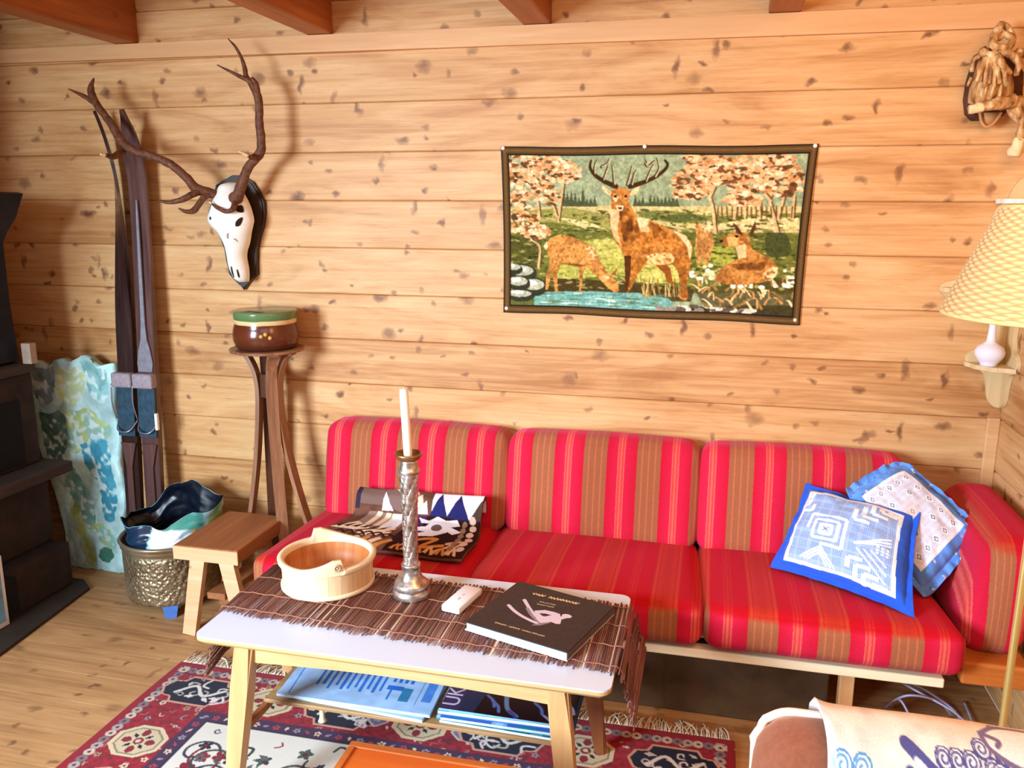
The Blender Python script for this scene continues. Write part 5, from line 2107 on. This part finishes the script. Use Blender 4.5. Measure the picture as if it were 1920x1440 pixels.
tp([(1590, 560), (1690, 570), (1710, 680), (1600, 690), (1580, 620)], (66, 74, 44), .9, sm=True)
# water, stones, ferns
tp([(340, 900), (600, 895), (900, 900), (1060, 930), (1090, 965), (1000, 1000), (300, 985), (150, 980)], (116, 170, 164))
for _ in range(80):
    x, y = rr.uniform(320, 1010), rr.uniform(905, 990)
    u_, v_ = tq(x, y)
    p.ell(u_, v_, rr.uniform(.01, .03), .0022, rr.choice([(206, 232, 222), (84, 140, 140), (150, 200, 190), (96, 120, 90)]), .9)
tp([(150, 900), (300, 940), (300, 985), (150, 985)], (96, 102, 62))
for x, y, a, b in ((230, 790, .05, .03), (300, 870, .045, .032), (210, 850, .04, .026), (220, 920, .05, .02), (180, 770, .03, .018)):
    u_, v_ = tq(x, y)
    p.ell(u_, v_, a, b, (52, 56, 46))
    p.ell(u_ - .004, v_ - .008, a * .85, b * .6, (176, 178, 160))
    p.ell(u_ - .012, v_ - .013, a * .5, b * .3, (240, 238, 222))
tp([(1000, 985), (1740, 960), (1730, 1050), (1000, 1010)], (62, 60, 44))
for _ in range(26):
    u_, v_ = tq(rr.uniform(1010, 1500), rr.uniform(975, 1020))
    p.ell(u_, v_, rr.uniform(.012, .028), rr.uniform(.006, .011), rr.choice([(226, 216, 200), (150, 140, 130), (96, 84, 80)]), 1, rr.uniform(-.3, .3))
tp([(1200, 880), (1740, 800), (1730, 1000), (1250, 980)], (70, 62, 38), .7)
for _ in range(60):
    x, y = rr.uniform(1200, 1720), rr.uniform(840, 990)
    a = rr.uniform(-2.6, -.5)
    ln = rr.uniform(40, 90)
    tl_([(x, y), (x + ln * .6 * math.cos(a), y + ln * .6 * math.sin(a)), (x + ln * math.cos(a), y + ln * math.sin(a) + 16)], rr.uniform(8, 15), rr.choice([(230, 190, 140), (206, 150, 100), (244, 220, 180), (150, 120, 70)]), taper=.3, n=3)
for _ in range(46):
    x, y = rr.choice([(rr.uniform(1180, 1340), rr.uniform(730, 850)), (rr.uniform(1620, 1730), rr.uniform(760, 900)), (rr.uniform(1400, 1600), rr.uniform(850, 900))])
    u_, v_ = tq(x, y)
    p.ell(u_, v_, rr.uniform(.005, .012), rr.uniform(.004, .008), rr.choice([(246, 240, 220), (226, 206, 160), (150, 150, 90)]))
for _ in range(30):
    x = rr.uniform(900, 1130)
    tl_([(x, 920), (x + rr.uniform(-20, 20), rr.uniform(800, 870))], 5, rr.choice([(206, 180, 120), (140, 110, 60)]))
# animals
COAT, LIGHT, DARK_, CRM = (196, 124, 58), (226, 166, 96), (84, 46, 22), (244, 218, 172)


def coat(pts, base, seed):
    tp(pts, base)
    n_ = vnoise(w, h, 130, 84)
    tp(pts, LIGHT, .5, mod=np.clip((n_ - .45) * 3.5, 0, 1))
    tp(pts, DARK_, .38, mod=np.clip((vnoise(w, h, 150, 90) - .5) * 3, 0, 1))
    tp(pts, DARK_, .3, mod=np.clip((vnoise(w, h, 34, 20) - .5) * 3, 0, 1))


doe = [(365, 620), (400, 590), (450, 575), (520, 585), (580, 615), (640, 640), (665, 690), (690, 740), (700, 770), (740, 800), (780, 850), (785, 890), (760, 900), (720, 870), (680, 830), (640, 790), (610, 770), (592, 760), (582, 800), (572, 900), (558, 910), (560, 800), (558, 758), (490, 735), (450, 745), (430, 800), (438, 898), (420, 900), (405, 810), (400, 780), (380, 885), (363, 888), (368, 810), (385, 760), (385, 700), (362, 655)]
coat(doe, (216, 150, 84), 1)
tp([(590, 640), (640, 645), (665, 695), (655, 720), (620, 690)], CRM, .8, mod=np.clip(fine * 2.2 - .5, 0, 1), sm=True)
tp([(440, 735), (560, 758), (600, 750), (560, 740)], (130, 80, 40))
tp([(352, 640), (372, 610), (378, 650), (362, 660)], CRM)
for e in ([(740, 800), (776, 758), (768, 800)], [(698, 752), (718, 796), (690, 780)]):
    tp(e, (150, 96, 54))
tp([(690, 800), (740, 815), (700, 840)], CRM, .6)
stag = [(745, 400), (735, 480), (740, 540), (760, 600), (790, 650), (815, 690), (830, 760), (825, 850), (830, 905), (850, 880), (890, 800), (930, 740), (1000, 745), (1080, 735), (1110, 770), (1130, 850), (1120, 930), (1150, 945), (1165, 930), (1160, 850), (1178, 760), (1194, 660), (1185, 610), (1140, 570), (1060, 540), (980, 505), (920, 485), (885, 470), (860, 430), (840, 390)]
tp([(985, 740), (1045, 735), (1070, 760), (1082, 830), (1110, 860), (1085, 850), (1050, 838), (1040, 790)], (140, 82, 40))
coat(stag, COAT, 2)
tp([(790, 440), (840, 430), (890, 500), (900, 560), (860, 620), (820, 640), (800, 560)], DARK_, .85, mod=np.clip(mid_ * 2 - .3, 0, 1))
tp([(960, 500), (1060, 560), (1040, 620), (980, 590)], DARK_, .6, mod=np.clip(mid_ * 2 - .3, 0, 1))
tp([(880, 470), (950, 490), (960, 560), (910, 560)], CRM, .9, mod=np.clip(mid_ * 2.4 - .4, 0, 1))
tp([(735, 430), (790, 440), (780, 560), (800, 640), (765, 600), (740, 540)], CRM, .75)
tp([(940, 690), (1010, 672), (1080, 680), (1090, 725), (1010, 742), (945, 735)], (240, 200, 140), .9, mod=np.clip(fine * 2.4 - .3, 0, 1), sm=True)
tp([(1080, 545), (1160, 580), (1192, 640), (1180, 720), (1165, 640), (1120, 580)], CRM, .85)
tp([(1110, 760), (1160, 740), (1160, 930), (1130, 930)], (110, 62, 30), .5)
tp([(815, 690), (852, 690), (850, 790), (832, 900), (822, 860)], (84, 50, 28))
head = [(735, 340), (780, 316), (830, 320), (852, 345), (838, 400), (812, 440), (770, 440), (748, 400)]
coat(head, (190, 124, 64), 3)
tp([(760, 350), (790, 370), (770, 400), (752, 380)], CRM, .8)
tp([(770, 415), (815, 415), (808, 444), (778, 444)], CRM)
tp([(778, 425), (806, 425), (796, 440)], (60, 30, 20))
for x in (768, 826):
    p.ell(*tq(x, 365), .005, .004, (30, 18, 12))
for e in ([(744, 345), (688, 294), (700, 335), (736, 362)], [(848, 342), (906, 304), (894, 348), (856, 362)]):
    tp(e, (236, 200, 150))
    tp([((a + 2 * e[0][0]) / 3 - 6, (b + 2 * e[0][1]) / 3) for a, b in e], (120, 76, 46), .6)
AN = (62, 42, 28)
for q in ([(772, 312), (700, 280), (650, 245), (625, 205), (632, 168)], [(850, 312), (920, 292), (990, 262), (1040, 226), (1060, 195), (1045, 172)]):
    tl_(q, 26, AN, taper=.4)
for q in ([(650, 240), (652, 195), (668, 160)], [(700, 275), (722, 215), (738, 160)], [(762, 300), (756, 250), (750, 198)], [(690, 205), (720, 190), (736, 160)], [(990, 260), (1012, 215), (1000, 160)], [(940, 285), (962, 230), (988, 180)], [(940, 196), (946, 180), (935, 168)], [(860, 302), (872, 250), (886, 222)], [(834, 302), (850, 250), (860, 200)], [(985, 180), (950, 205), (930, 180)]):
    tl_(q, 15, AN, taper=.3)
    tl_([(a + 4, b) for a, b in q], 6, (226, 214, 180), taper=.4)
fawn = [(1210, 520), (1232, 510), (1250, 545), (1300, 560), (1312, 625), (1286, 700), (1272, 742), (1256, 745), (1252, 680), (1240, 742), (1222, 745), (1208, 640), (1215, 570)]
coat(fawn, (206, 150, 92), 4)
tp([(1250, 510), (1290, 490), (1300, 545), (1262, 560)], CRM, .7, mod=np.clip(fine * 2.2 - .4, 0, 1), sm=True)
tp([(1206, 480), (1216, 520), (1228, 512)], (120, 80, 50))
lie = [(1345, 600), (1372, 580), (1420, 560), (1448, 568), (1482, 560), (1500, 590), (1512, 650), (1560, 680), (1620, 710), (1648, 755), (1632, 800), (1580, 832), (1480, 852), (1380, 852), (1308, 832), (1330, 780), (1372, 740), (1430, 712), (1442, 680), (1420, 642), (1382, 640), (1350, 622)]
coat(lie, (196, 132, 72), 5)
tp([(1372, 740), (1480, 730), (1600, 720), (1560, 770), (1440, 770)], DARK_, .65, mod=np.clip(mid_ * 2 - .2, 0, 1))
tp([(1380, 590), (1440, 580), (1430, 640), (1388, 636)], (236, 180, 110))
tp([(1425, 640), (1480, 620), (1480, 700), (1440, 705)], CRM, .7)
tp([(1560, 790), (1640, 740), (1632, 800), (1580, 830)], CRM, .8, mod=np.clip(fine * 2.2 - .4, 0, 1), sm=True)
for e in ([(1412, 504), (1440, 528), (1468, 578), (1432, 562)], [(1500, 562), (1532, 492), (1532, 540), (1508, 588)]):
    tp(e, (84, 54, 36))
p.ell(*tq(1432, 582), .005, .004, (30, 18, 12))
p.ell(*tq(1350, 608), .006, .005, (40, 24, 18))
# weave and border
bl = p.a.copy()
for dy_, dx_ in ((0, 1), (0, -1), (1, 0), (-1, 0)):
    bl += np.roll(np.roll(p.a, dy_, 0), dx_, 1)
p.a = p.a * .35 + bl / 5 * .65
p.a = p.a * (.86 + .28 * fine[..., None])
p.a = (p.a - 128) * 1.06 + 131 + np.array((4, 2, -6))
BRD = (92, 68, 38)
for q in ((0, 0, 1, .026), (0, .534, 1, .56), (0, 0, .024, .56), (.976, 0, 1, .56)):
    p.rect(*q, BRD)
for i in range(170):
    x = (i + .5) / 170
    for y in (.013, .547):
        p.ell(x, y, .0022, .005, (126, 92, 50))
for i in range(95):
    y = (i + .5) / 95 * .56
    for x in (.012, .988):
        p.ell(x, y, .005, .0022, (126, 92, 50))
for q in (((0, .001), (1, .001)), ((0, .559), (1, .559)), ((.001, 0), (.001, .56)), ((.999, 0), (.999, .56)), ((.024, .026), (.976, .026)), ((.024, .534), (.976, .534)), ((.024, .026), (.024, .534)), ((.976, .026), (.976, .534))):
    p.line(list(q), .005, (40, 30, 20))
Q = quad_points(w, h, TL, TR_, BR_, BL_)
u_, v_ = np.linspace(0, 1, w)[None, :], np.linspace(0, 1, h)[:, None]
Q[..., 1] -= .006 * np.sin(PI * v_) ** 2 * (.5 + .5 * np.sin(u_ * 9)) + .002 * np.sin(u_ * 22) * v_
Q[..., 0] += (.006 * np.sin(v_ * PI) * (1 - 2 * u_))
Q[..., 2] += .004 * np.sin(u_ * PI * 2) ** 2 * (1 - 2 * v_) * -1
o = link('tapestry', grid_mesh('tapestry', Q, p.lin()), painted('woven_tapestry', 1.0, 420, .3, .05, .1), None, True)
thicken(o, .002, 1)
tag(o, 'woven wall tapestry of a stag and deer by water, dark border, above the sofa', 'tapestry')
for i, (fx, fz, lab) in enumerate(((.008, .012, 'white push pin at the upper left corner of the tapestry'), (.475, .010, 'white push pin at the middle of the tapestry top edge'), (.992, .012, 'white push pin at the upper right corner of the tapestry'), (.012, .975, 'white push pin at the lower left corner of the tapestry'), (.985, .972, 'pale push pin at the lower right corner of the tapestry'))):
    q = Q[int(fz * (h - 1)), int(fx * (w - 1))]
    bm = B()
    lathe(bm, [(.0015, 0), (.0015, .002), (.0062, .002), (.0072, .004), (.0055, .008), (.0005, .0095)], (0, 0, 0), 20)
    bmesh.ops.transform(bm, matrix=Matrix.Translation((q[0], q[1], q[2])) @ Matrix.Rotation(PI / 2, 4, 'X'), verts=bm.verts)
    tag(obj('push_pin', bm, M_WHITEP if i < 4 else plain('cream_pin', (232, 214, 180), .5), None, True), lab, 'push pin', 'push pins holding the tapestry')

# ================================================================== gnarled root carving, upper right
M_ROOT = NT('gnarled_root')
_nz = M_ROOT.noise(M_ROOT.coords((1, 1, .4)), 46, 5, .65)
M_ROOT.base(M_ROOT.ramp(_nz, [(0.3, L(96, 54, 24)), (0.5, L(196, 148, 90)), (0.68, L(244, 218, 168))]))
M_ROOT.set(Roughness=.6)
M_ROOT.bump(_nz, .8, .006)
M_ROOT = M_ROOT.m
M_BARK = plain('dark_bark', (84, 44, 20), .7, 0, .4, 30, .5)


def rc(x, y, Y):  # crop 672 px for 140 px
    return at(1780 + x / 4.8, 20 + y / 4.8, Y)


rt = thing('root_carving', 'gnarled pale driftwood root carving with cut branch stubs high in the right corner', 'wall carving', tuple(rc(420, 900, -.03)))
bm = B()
out = [(230, 400), (330, 340), (560, 360), (660, 560), (650, 780), (560, 860), (470, 950), (340, 985), (210, 990), (150, 930), (135, 800), (160, 640)]
prism(bm, [(q.x, q.z) for q in (rc(x, y, -.02) for x, y in out)], -.04, -.001, 'Y')
bmesh.ops.bevel(bm, geom=[e for e in bm.edges if e.verts[0].co.y < -.03 and e.verts[1].co.y < -.03], offset=.012, segments=3, affect='EDGES')
obj('bark_back', bm, M_BARK, rt, True)
# shaggy body: folded sheet
rows = [(300, 470, 380, .06), (250, 520, 470, .085), (225, 560, 560, .10), (190, 580, 660, .11), (170, 570, 760, .11), (165, 540, 830, .09)]
bm = B()
rings = []
rr = random.Random(8)
for xl_, xr_, y, d in [tuple(q) for q in spline(rows, 4)]:
    ring = []
    for i in range(40):
        f = i / 39
        q = rc(xl_ + (xr_ - xl_) * f, y + 18 * math.sin(f * 9), -.04 - d * math.sin(PI * f) ** .6 - .012 * abs(math.sin(f * 15 + y * .004)) - .006 * math.sin(f * 37))
        ring.append(bm.verts.new(q))
    rings.append(ring)
for a, b in zip(rings, rings[1:]):
    for i in range(39):
        bm.faces.new((a[i], a[i + 1], b[i + 1], b[i]))
obj('shaggy_body', bm, M_ROOT, rt, True)
bm = B()


def root_(pts, r0, r1):
    sp_ = spline([tuple(rc(x, y, Y)) for x, y, Y in pts], 6)
    n_ = len(sp_)
    tube(bm, sp_, [r0 + (r1 - r0) * i / (n_ - 1) for i in range(n_)], 9, wob=.5)


root_([(480, 120, -.10), (430, 190, -.12), (390, 290, -.14), (440, 330, -.15), (530, 330, -.14), (560, 260, -.13), (500, 215, -.12), (430, 250, -.12)], .012, .010)
root_([(500, 130, -.10), (570, 220, -.12), (580, 290, -.12)], .010, .006)
root_([(420, 400, -.14), (520, 380, -.15), (600, 420, -.14), (640, 360, -.12), (690, 400, -.11)], .012, .010)
root_([(430, 410, -.15), (480, 490, -.17), (550, 570, -.15)], .012, .007)
root_([(560, 400, -.14), (620, 470, -.15), (600, 580, -.13)], .011, .007)
root_([(300, 360, -.11), (330, 390, -.13), (380, 400, -.14), (430, 380, -.14)], .013, .010)
root_([(280, 400, -.10), (215, 450, -.09), (205, 550, -.08)], .008, .006)
root_([(200, 600, -.07), (165, 680, -.06)], .007, .004)
for x0, x1, y1 in ((330, 250, 640), (350, 310, 690), (380, 360, 660), (410, 400, 700), (440, 450, 660), (460, 520, 680)):
    root_([(x0, 420, -.14), ((x0 + x1) / 2 + rr.uniform(-14, 14), 530, -.16), (x1, y1, -.16)], .0085, .006)
obj('root_strands', bm, M_ROOT, rt, True)
M_CUT = plain('cut_pale_wood', (246, 220, 170), .6, 0, .08, 40)
bm = B()
root_([(720, 850, -.10), (620, 830, -.12), (520, 820, -.15), (400, 845, -.17), (290, 870, -.17)], .022, .0145)
obj('branch', bm, M_ROOT, rt, True)
bm = B()
root_([(300, 868, -.17), (240, 878, -.172), (180, 886, -.174)], .0155, .0135)
obj('branch_stub', bm, M_CUT, rt, True)
bm = B()
root_([(560, 850, -.12), (640, 960, -.12), (660, 1060, -.12), (625, 1170, -.12)], .020, .013)
obj('branch', bm, M_ROOT, rt, True)
bm = B()
root_([(630, 1150, -.12), (600, 1240, -.12), (580, 1310, -.12)], .015, .0185)
obj('branch_stub', bm, M_CUT, rt, True)
bm = B()
pts = [(275, 920), (290, 1000), (330, 1045), (390, 1020), (440, 960), (470, 915)]
tube(bm, spline([tuple(rc(x, y, -.06)) for x, y in pts], 5), .0045, 8)
prism(bm, [(q.x, q.z) for q in (rc(x, y, -.05) for x, y in pts)], -.052, -.046, 'Y')
obj('shaving', bm, plain('translucent_bark', (206, 150, 96), .6), rt, True)

# ================================================================== corner shelf
CXX, CYY = XR - .001, -.001
M_WASH = wood('whitewashed_pine', (238, 212, 164), (214, 182, 130), 'Z', 1.3, .6)
cs = thing('corner_shelf', 'scalloped pale wooden corner shelf in the right corner behind the wicker lamp', 'corner shelf', (CXX - .06, -.06, .93))
prof_ = [(.0, .915), (.028, .92), (.05, .945), (.06, 1.0), (.075, 1.035), (.105, 1.045), (.125, 1.065), (.128, 1.085), (.11, 1.105), (.082, 1.12), (.068, 1.15), (.07, 1.19), (.095, 1.23), (.15, 1.26), (.205, 1.275), (.228, 1.30), (.215, 1.325), (.16, 1.335), (.10, 1.35), (.07, 1.39), (.06, 1.44), (.065, 1.48), (.09, 1.505), (.098, 1.535), (.085, 1.565), (.062, 1.585), (.05, 1.62), (.03, 1.65), (.0, 1.66)]
sm = [tuple(q) for q in spline(prof_, 3)]
bm = B()
prism(bm, [(CXX - a, z_) for a, z_ in sm], -.014, -.001, 'Y')
obj('side_board', bm, M_WASH, cs)
bm = B()
prism(bm, [(-a, z_) for a, z_ in sm], CXX - .014, CXX, 'X')
obj('side_board', bm, M_WASH, cs)
for z_, r_ in ((1.052, .118), (1.295, .215), (1.575, .082)):
    bm = B()
    pts = [(CXX - .013, -.013)] + [(CXX - .013 - r_ * math.cos(a) * (1 - .06 * math.sin(a * 6) ** 2), -.013 - r_ * math.sin(a) * (1 - .06 * math.sin(a * 6) ** 2)) for a in np.linspace(0, PI / 2, 15)]
    prism(bm, pts, z_, z_ + .014, 'Z')
    obj('shelf', bm, M_WASH if z_ < 1.5 else plain('white_painted_wood', (244, 238, 230), .5), cs)
bm = B()
VX, VY = CXX - .078, -.078
lathe(bm, [(.012, 0), (.026, .001), (.024, .006), (.034, .018), (.043, .034), (.044, .046), (.038, .06), (.024, .07), (.014, .078), (.012, .1), (.0095, .135), (.012, .142), (.010, .142), (.007, .13), (.006, .08)], (VX, VY, 1.0665), 40)
tag(obj('bud_vase', bm, plain('white_porcelain', (246, 244, 252), .15, 0, .01), None, True), 'small white porcelain bud vase on the lower tier of the corner shelf', 'vase')

# ================================================================== floor lamp with wicker shade
FX, FY = 0.724, -1.0
fl = thing('floor_lamp', 'brass floor lamp with large conical wicker shade in the right corner', 'floor lamp', (FX, FY, 0))
bm = B()
lathe(bm, [(.13, 0), (.132, .008), (.125, .016), (.05, .026), (.016, .034), (.012, .05)], (FX, FY, 0), 48)
obj('base', bm, M_BRASS, fl, True)
bm = B()
lathe(bm, [(.0085, .03), (.0085, 1.36), (.014, 1.365), (.014, 1.40), (.006, 1.41)], (FX, FY, 0), 20)
obj('pole', bm, M_BRASS, fl, angle=40)
t = NT('wicker')
tc = t.n('TexCoord')
uv = t.n('Attribute', attribute_name='paint')
t.base(uv.outputs['Color'])
t.set(Roughness=.7)
tr_ = t.n('BsdfTranslucent')
t.l(uv.outputs['Color'], tr_.inputs[0])
mx = t.n('MixShader')
mx.inputs[0].default_value = .35
t.l(t.b.outputs[0], mx.inputs[1])
t.l(tr_.outputs[0], mx.inputs[2])
t.l(mx.outputs[0], t.out.inputs[0])
n, rows_ = 400, 34 * 6 + 1
th = np.linspace(0, 2 * PI, n, endpoint=False)[None, :]
v_ = np.linspace(0, 1, rows_)[:, None]
row = np.floor(v_ * 34)
fr = v_ * 34 - row
z0, z1, r0, r1 = 1.332, 1.560, .224, .128
prof_r = r1 + (r0 - r1) * (1 - v_) ** 1.0 * (1 + .06 * (1 - v_) * v_)
ka = 27
wv = np.sin(th * ka + PI * (row % 2))
bul = np.sin(fr * PI)
R_s = prof_r + .0026 * bul * (1 + .8 * wv)
zz = z0 + (z1 - z0) * v_ + 0 * th
Pm = np.stack([FX + R_s * np.cos(th), FY + R_s * np.sin(th), zz], -1)
shade_c = np.clip(bul * (.55 + .45 * wv) + .1, 0, 1)[..., None]
colr = lin((230, 180, 106)) * (1 - shade_c) + lin((255, 240, 190)) * shade_c
o = link('lamp_shade', grid_mesh('lamp_shade', Pm, colr, True), t.m, fl, True)
thicken(o, .003, -1)
M_CANE = plain('cane_rim', (248, 216, 146), .5, 0, .08)
for z_, r_ in ((z0, r0 + .001), (z1, r1 + .001)):
    bm = B()
    tube(bm, [(FX + r_ * math.cos(a), FY + r_ * math.sin(a), z_) for a in np.linspace(0, 2 * PI, 64, endpoint=False)], .0045, 8, closed=True)
    obj('shade_rim', bm, M_CANE, o, True)
bm = B()
for k_ in range(3):
    a = k_ * 2 * PI / 3
    tube(bm, [(FX, FY, 1.40), (FX + .09 * math.cos(a), FY + .09 * math.sin(a), 1.52), (FX + .127 * math.cos(a), FY + .127 * math.sin(a), 1.557)], .002, 6)
obj('shade_carrier', bm, M_BRASS, fl, True)
bm = B()
lathe(bm, [(.012, 1.405), (.014, 1.42), (.028, 1.45), (.030, 1.475), (.018, 1.495), (.001, 1.50)], (FX, FY, 0), 24)
obj('bulb', bm, plain('opal_bulb', (250, 244, 226), .3, 0, .01), fl, True)

# ================================================================== armchair and throw, lower right
AX0, AX1, AY = 0.112, 0.70, -1.70
ac = thing('armchair', 'brown velvet armchair with cream piping, seen at the lower right', 'armchair', ((AX0 + AX1) / 2, -2.0, 0))
t = NT('brown_velvet')
nz = t.noise(t.coords((1, 1, .5)), 120, 3)
t.base(t.ramp(nz, [(0.2, L(136, 80, 58)), (0.8, L(156, 96, 72))]))
t.set(Roughness=.9)
t.b.inputs['Sheen Weight'].default_value = .6
t.b.inputs['Sheen Tint'].default_value = L(255, 200, 170)
t.b.inputs['Specular IOR Level'].default_value = .15
M_VELVET = t.m
M_PIPE = plain('cream_piping', (246, 226, 210), .8, 0, .06)


def lean(w_):
    return Vector((w_.x, w_.y + (w_.z - .40) * .16, w_.z))


bm = B()
cushion(bm, (AX0, -1.83, .34), (AX1, -1.70, .735), .055, 16, .012, tf=lean)
obj('backrest', bm, M_VELVET, ac, True)
bm = B()
pts = []
for x, z_ in rrect(AX0 - .002, .345, AX1 + .002, .737, .06, 10):
    q = lean(Vector((x, -1.728, z_)))
    q.x += .0025 * math.sin(z_ * 190) if x < AX0 + .02 else 0
    pts.append(q)
tube(bm, pts, .0075, 10, closed=True)
obj('piping', bm, M_PIPE, ac, True)
bm = B()
cushion(bm, (AX0 + .03, -2.34, .28), (AX1 - .03, -1.80, .42), .05, 12, .012)
obj('seat', bm, M_VELVET, ac, True)
bm = B()
box(bm, (AX0 + .05, -2.30, .20), (AX1 - .05, -1.74, .28), .006)
obj('seat_frame', bm, M_DARKLEG, ac)
for x, y in ((AX0 + .07, -2.27), (AX1 - .07, -2.27), (AX0 + .07, -1.75), (AX1 - .07, -1.75)):
    bm = B()
    ribbon(bm, [(x, y, .21), (x, y, 0)], (1, 0, 0), [.045, .03], [.045, .03])
    obj('leg', bm, M_DARKLEG, ac)

# printed throw over the back: front flap, over the top, short back flap
w, h = 330, 300
WX0, WX1 = 0.205, 0.735
p = Paint(w, h, .53, .48, (240, 228, 214))
p.a = p.a * (0.93 + .12 * vnoise(w, h, 30, 30)[..., None])
p.ell(.24, .12, .16, .06, (226, 200, 164), .6, .2, soft=.9)
OFF = .10   # length already used behind and over the top
INKB, INKP = (84, 84, 140), (122, 104, 138)
HB = (70, 120, 190)


def curl(x, y, s, col):
    pts = []
    for i in range(16):
        a = i * .72
        q = s * (1 - i / 19)
        pts.append((x + q * math.cos(a), y + q * math.sin(a)))
    p.ell(x, y, s * 1.12, s * 1.12, (246, 240, 234))
    p.ell(x, y, s * 1.12, s * 1.12, col, ring=.2)
    p.curve(pts, s * .2, col, n=2)


def sheep(ox, oy, sc, flip=1):
    def S(a, b):
        return (ox + a * sc * flip, oy + b * sc)
    # ears and horns first, then curls of fleece, then the face
    for d in (0, .055):
        p.curve([S(-.02, -.05 + d), S(.045, .0 + d), S(.11, .015 + d), S(.17, .03 + d)], .019 * sc / .6, INKB)
        p.curve([S(.0, -.02 + d), S(.055, .012 + d), S(.15, .028 + d)], .008 * sc / .6, (240, 236, 238))
    r = random.Random(6)
    for j in range(9):
        for i in range(9):
            a, b = .075 + i * .036 + (j % 2) * .018, -.03 + j * .038 - max(0, (3 - abs(i - 5))) * .03
            c_ = INKP if b < -.06 else INKB
            curl(*S(a, b), .021 * sc / .6 * .62, c_)
    pts = [S(.20, -.10), S(.26, -.13), S(.35, -.13), S(.40, -.08), S(.37, -.035), S(.28, -.03), S(.21, -.06)]
    p.poly([tuple(q) for q in spline(pts + [pts[0]], 4)], (244, 238, 232))
    p.curve(pts + [pts[0]], .006, INKP)
    p.curve([S(.20, -.10), S(.24, -.085), S(.23, -.07)], .006, INKP)


sheep(.124, OFF + .092, .52)
for j in range(5):
    for i in range(4 - j // 2):
        curl(.02 + i * .028 + (j % 2) * .012, OFF + .095 + j * .026 - (0 if i < 2 else -.012), .013, (90, 150, 196))
p.ell(.03, OFF + .0, .03, .012, (150, 140, 156), .5, soft=.8)
p.rect(0, 0, .012, .48, (226, 222, 224), .6)
L_ = [(0, -1.645, .60), (.07, -1.638, .70), (.098, -1.655, .752), (.125, -1.70, .775), (.155, -1.745, .772), (.18, -1.782, .755), (.205, -1.806, .72), (.30, -1.826, .62), (.40, -1.842, .52), (.48, -1.852, .45)]
LL = np.array(L_)
ss = np.linspace(0, .48, h)
yy = np.interp(ss, LL[:, 0], LL[:, 1])
zz = np.interp(ss, LL[:, 0], LL[:, 2])
ker = np.ones(15) / 15
yy = np.convolve(np.pad(yy, 7, 'edge'), ker, 'valid')
zz = np.convolve(np.pad(zz, 7, 'edge'), ker, 'valid')
uu = np.linspace(0, 1, w)
X = WX0 + (WX1 - WX0) * uu[None, :] + .004 * np.sin(ss[:, None] * 40)
Pm = np.stack([X, yy[:, None] + 0 * uu, zz[:, None] + .003 * vnoise(w, h, 7, 5)], -1)
Pm[..., 1] -= .004 * vnoise(w, h, 6, 5)
# side edge curls round like thick cloth
k = np.exp(-uu / .02)[None, :]
Pm[..., 1] += .014 * k
o = link('printed_throw', grid_mesh('printed_throw', Pm, p.lin()), painted('printed_linen', .9, 350, .3, .15, .15), None, True)
thicken(o, .010, -1)
tag(o, 'white cloth throw printed with curly blue sheep, draped over the brown armchair back', 'throw')

# ================================================================== orange side table, bottom edge
sd = thing('side_table', 'low orange teak side table at the bottom edge, before the coffee table', 'side table', (-0.46, -1.75, 0))
bm = B()
box(bm, (-0.70, -1.98, .40), (-0.215, -1.518, .43), .006, seg=3)
obj('tabletop', bm, M_TEAK, sd)
bm = B()
for lo, hi in (((-0.70, -1.536, .4285), (-0.215, -1.518, .434)), ((-0.70, -1.98, .4285), (-0.684, -1.5365, .434)), ((-0.231, -1.98, .4285), (-0.215, -1.5365, .434))):
    box(bm, lo, hi, .002)
obj('edge_band', bm, wood('edge_teak', (206, 120, 50), (170, 84, 30), 'X', 1, .4), sd)
for x in (-0.67, -0.245):
    for y in (-1.95, -1.55):
        bm = B()
        ribbon(bm, [(x, y, .40), (x, y, 0)], (1, 0, 0), [.04, .028], [.04, .028])
        obj('leg', bm, M_TEAK, sd)

# ================================================================== light
def area(name, loc, target, sx, sy, power, col):
    ld = bpy.data.lights.new(name, 'AREA')
    ld.shape = 'RECTANGLE'
    ld.size, ld.size_y = sx, sy
    ld.energy = power
    ld.color = col
    o_ = bpy.data.objects.new(name, ld)
    COL.objects.link(o_)
    o_.location = loc
    d_ = Vector(target) - Vector(loc)
    o_.rotation_euler = d_.to_track_quat('-Z', 'Y').to_euler()
    return o_


wl = area('window_light', (-2.55, -3.9, 1.5), (-0.45, -0.6, 0.1), 1.0, 1.2, 105, (0.70, 0.86, 1.0))
wl.data.spread = math.radians(105)
area('ceiling_fill', (-0.3, -2.6, 2.3), (-0.1, -0.8, 0.3), 1.6, 1.2, 17, (0.95, 0.96, 1.0))
area('warm_corner_fill', (0.5, -2.0, 2.1), (0.5, 0, 1.6), 0.7, 0.7, 18, (1.0, 0.55, 0.2))  # added warm fill for the upper right; the floor lamp is unlit
wd = bpy.data.worlds.new('world')
scene.world = wd
wd.use_nodes = True
wd.node_tree.nodes['Background'].inputs[0].default_value = (0.92, 0.94, 1.0, 1)
wd.node_tree.nodes['Background'].inputs[1].default_value = 0.35
scene.view_settings.view_transform = 'Standard'
scene.view_settings.look = 'None'
scene.view_settings.exposure = 0.0
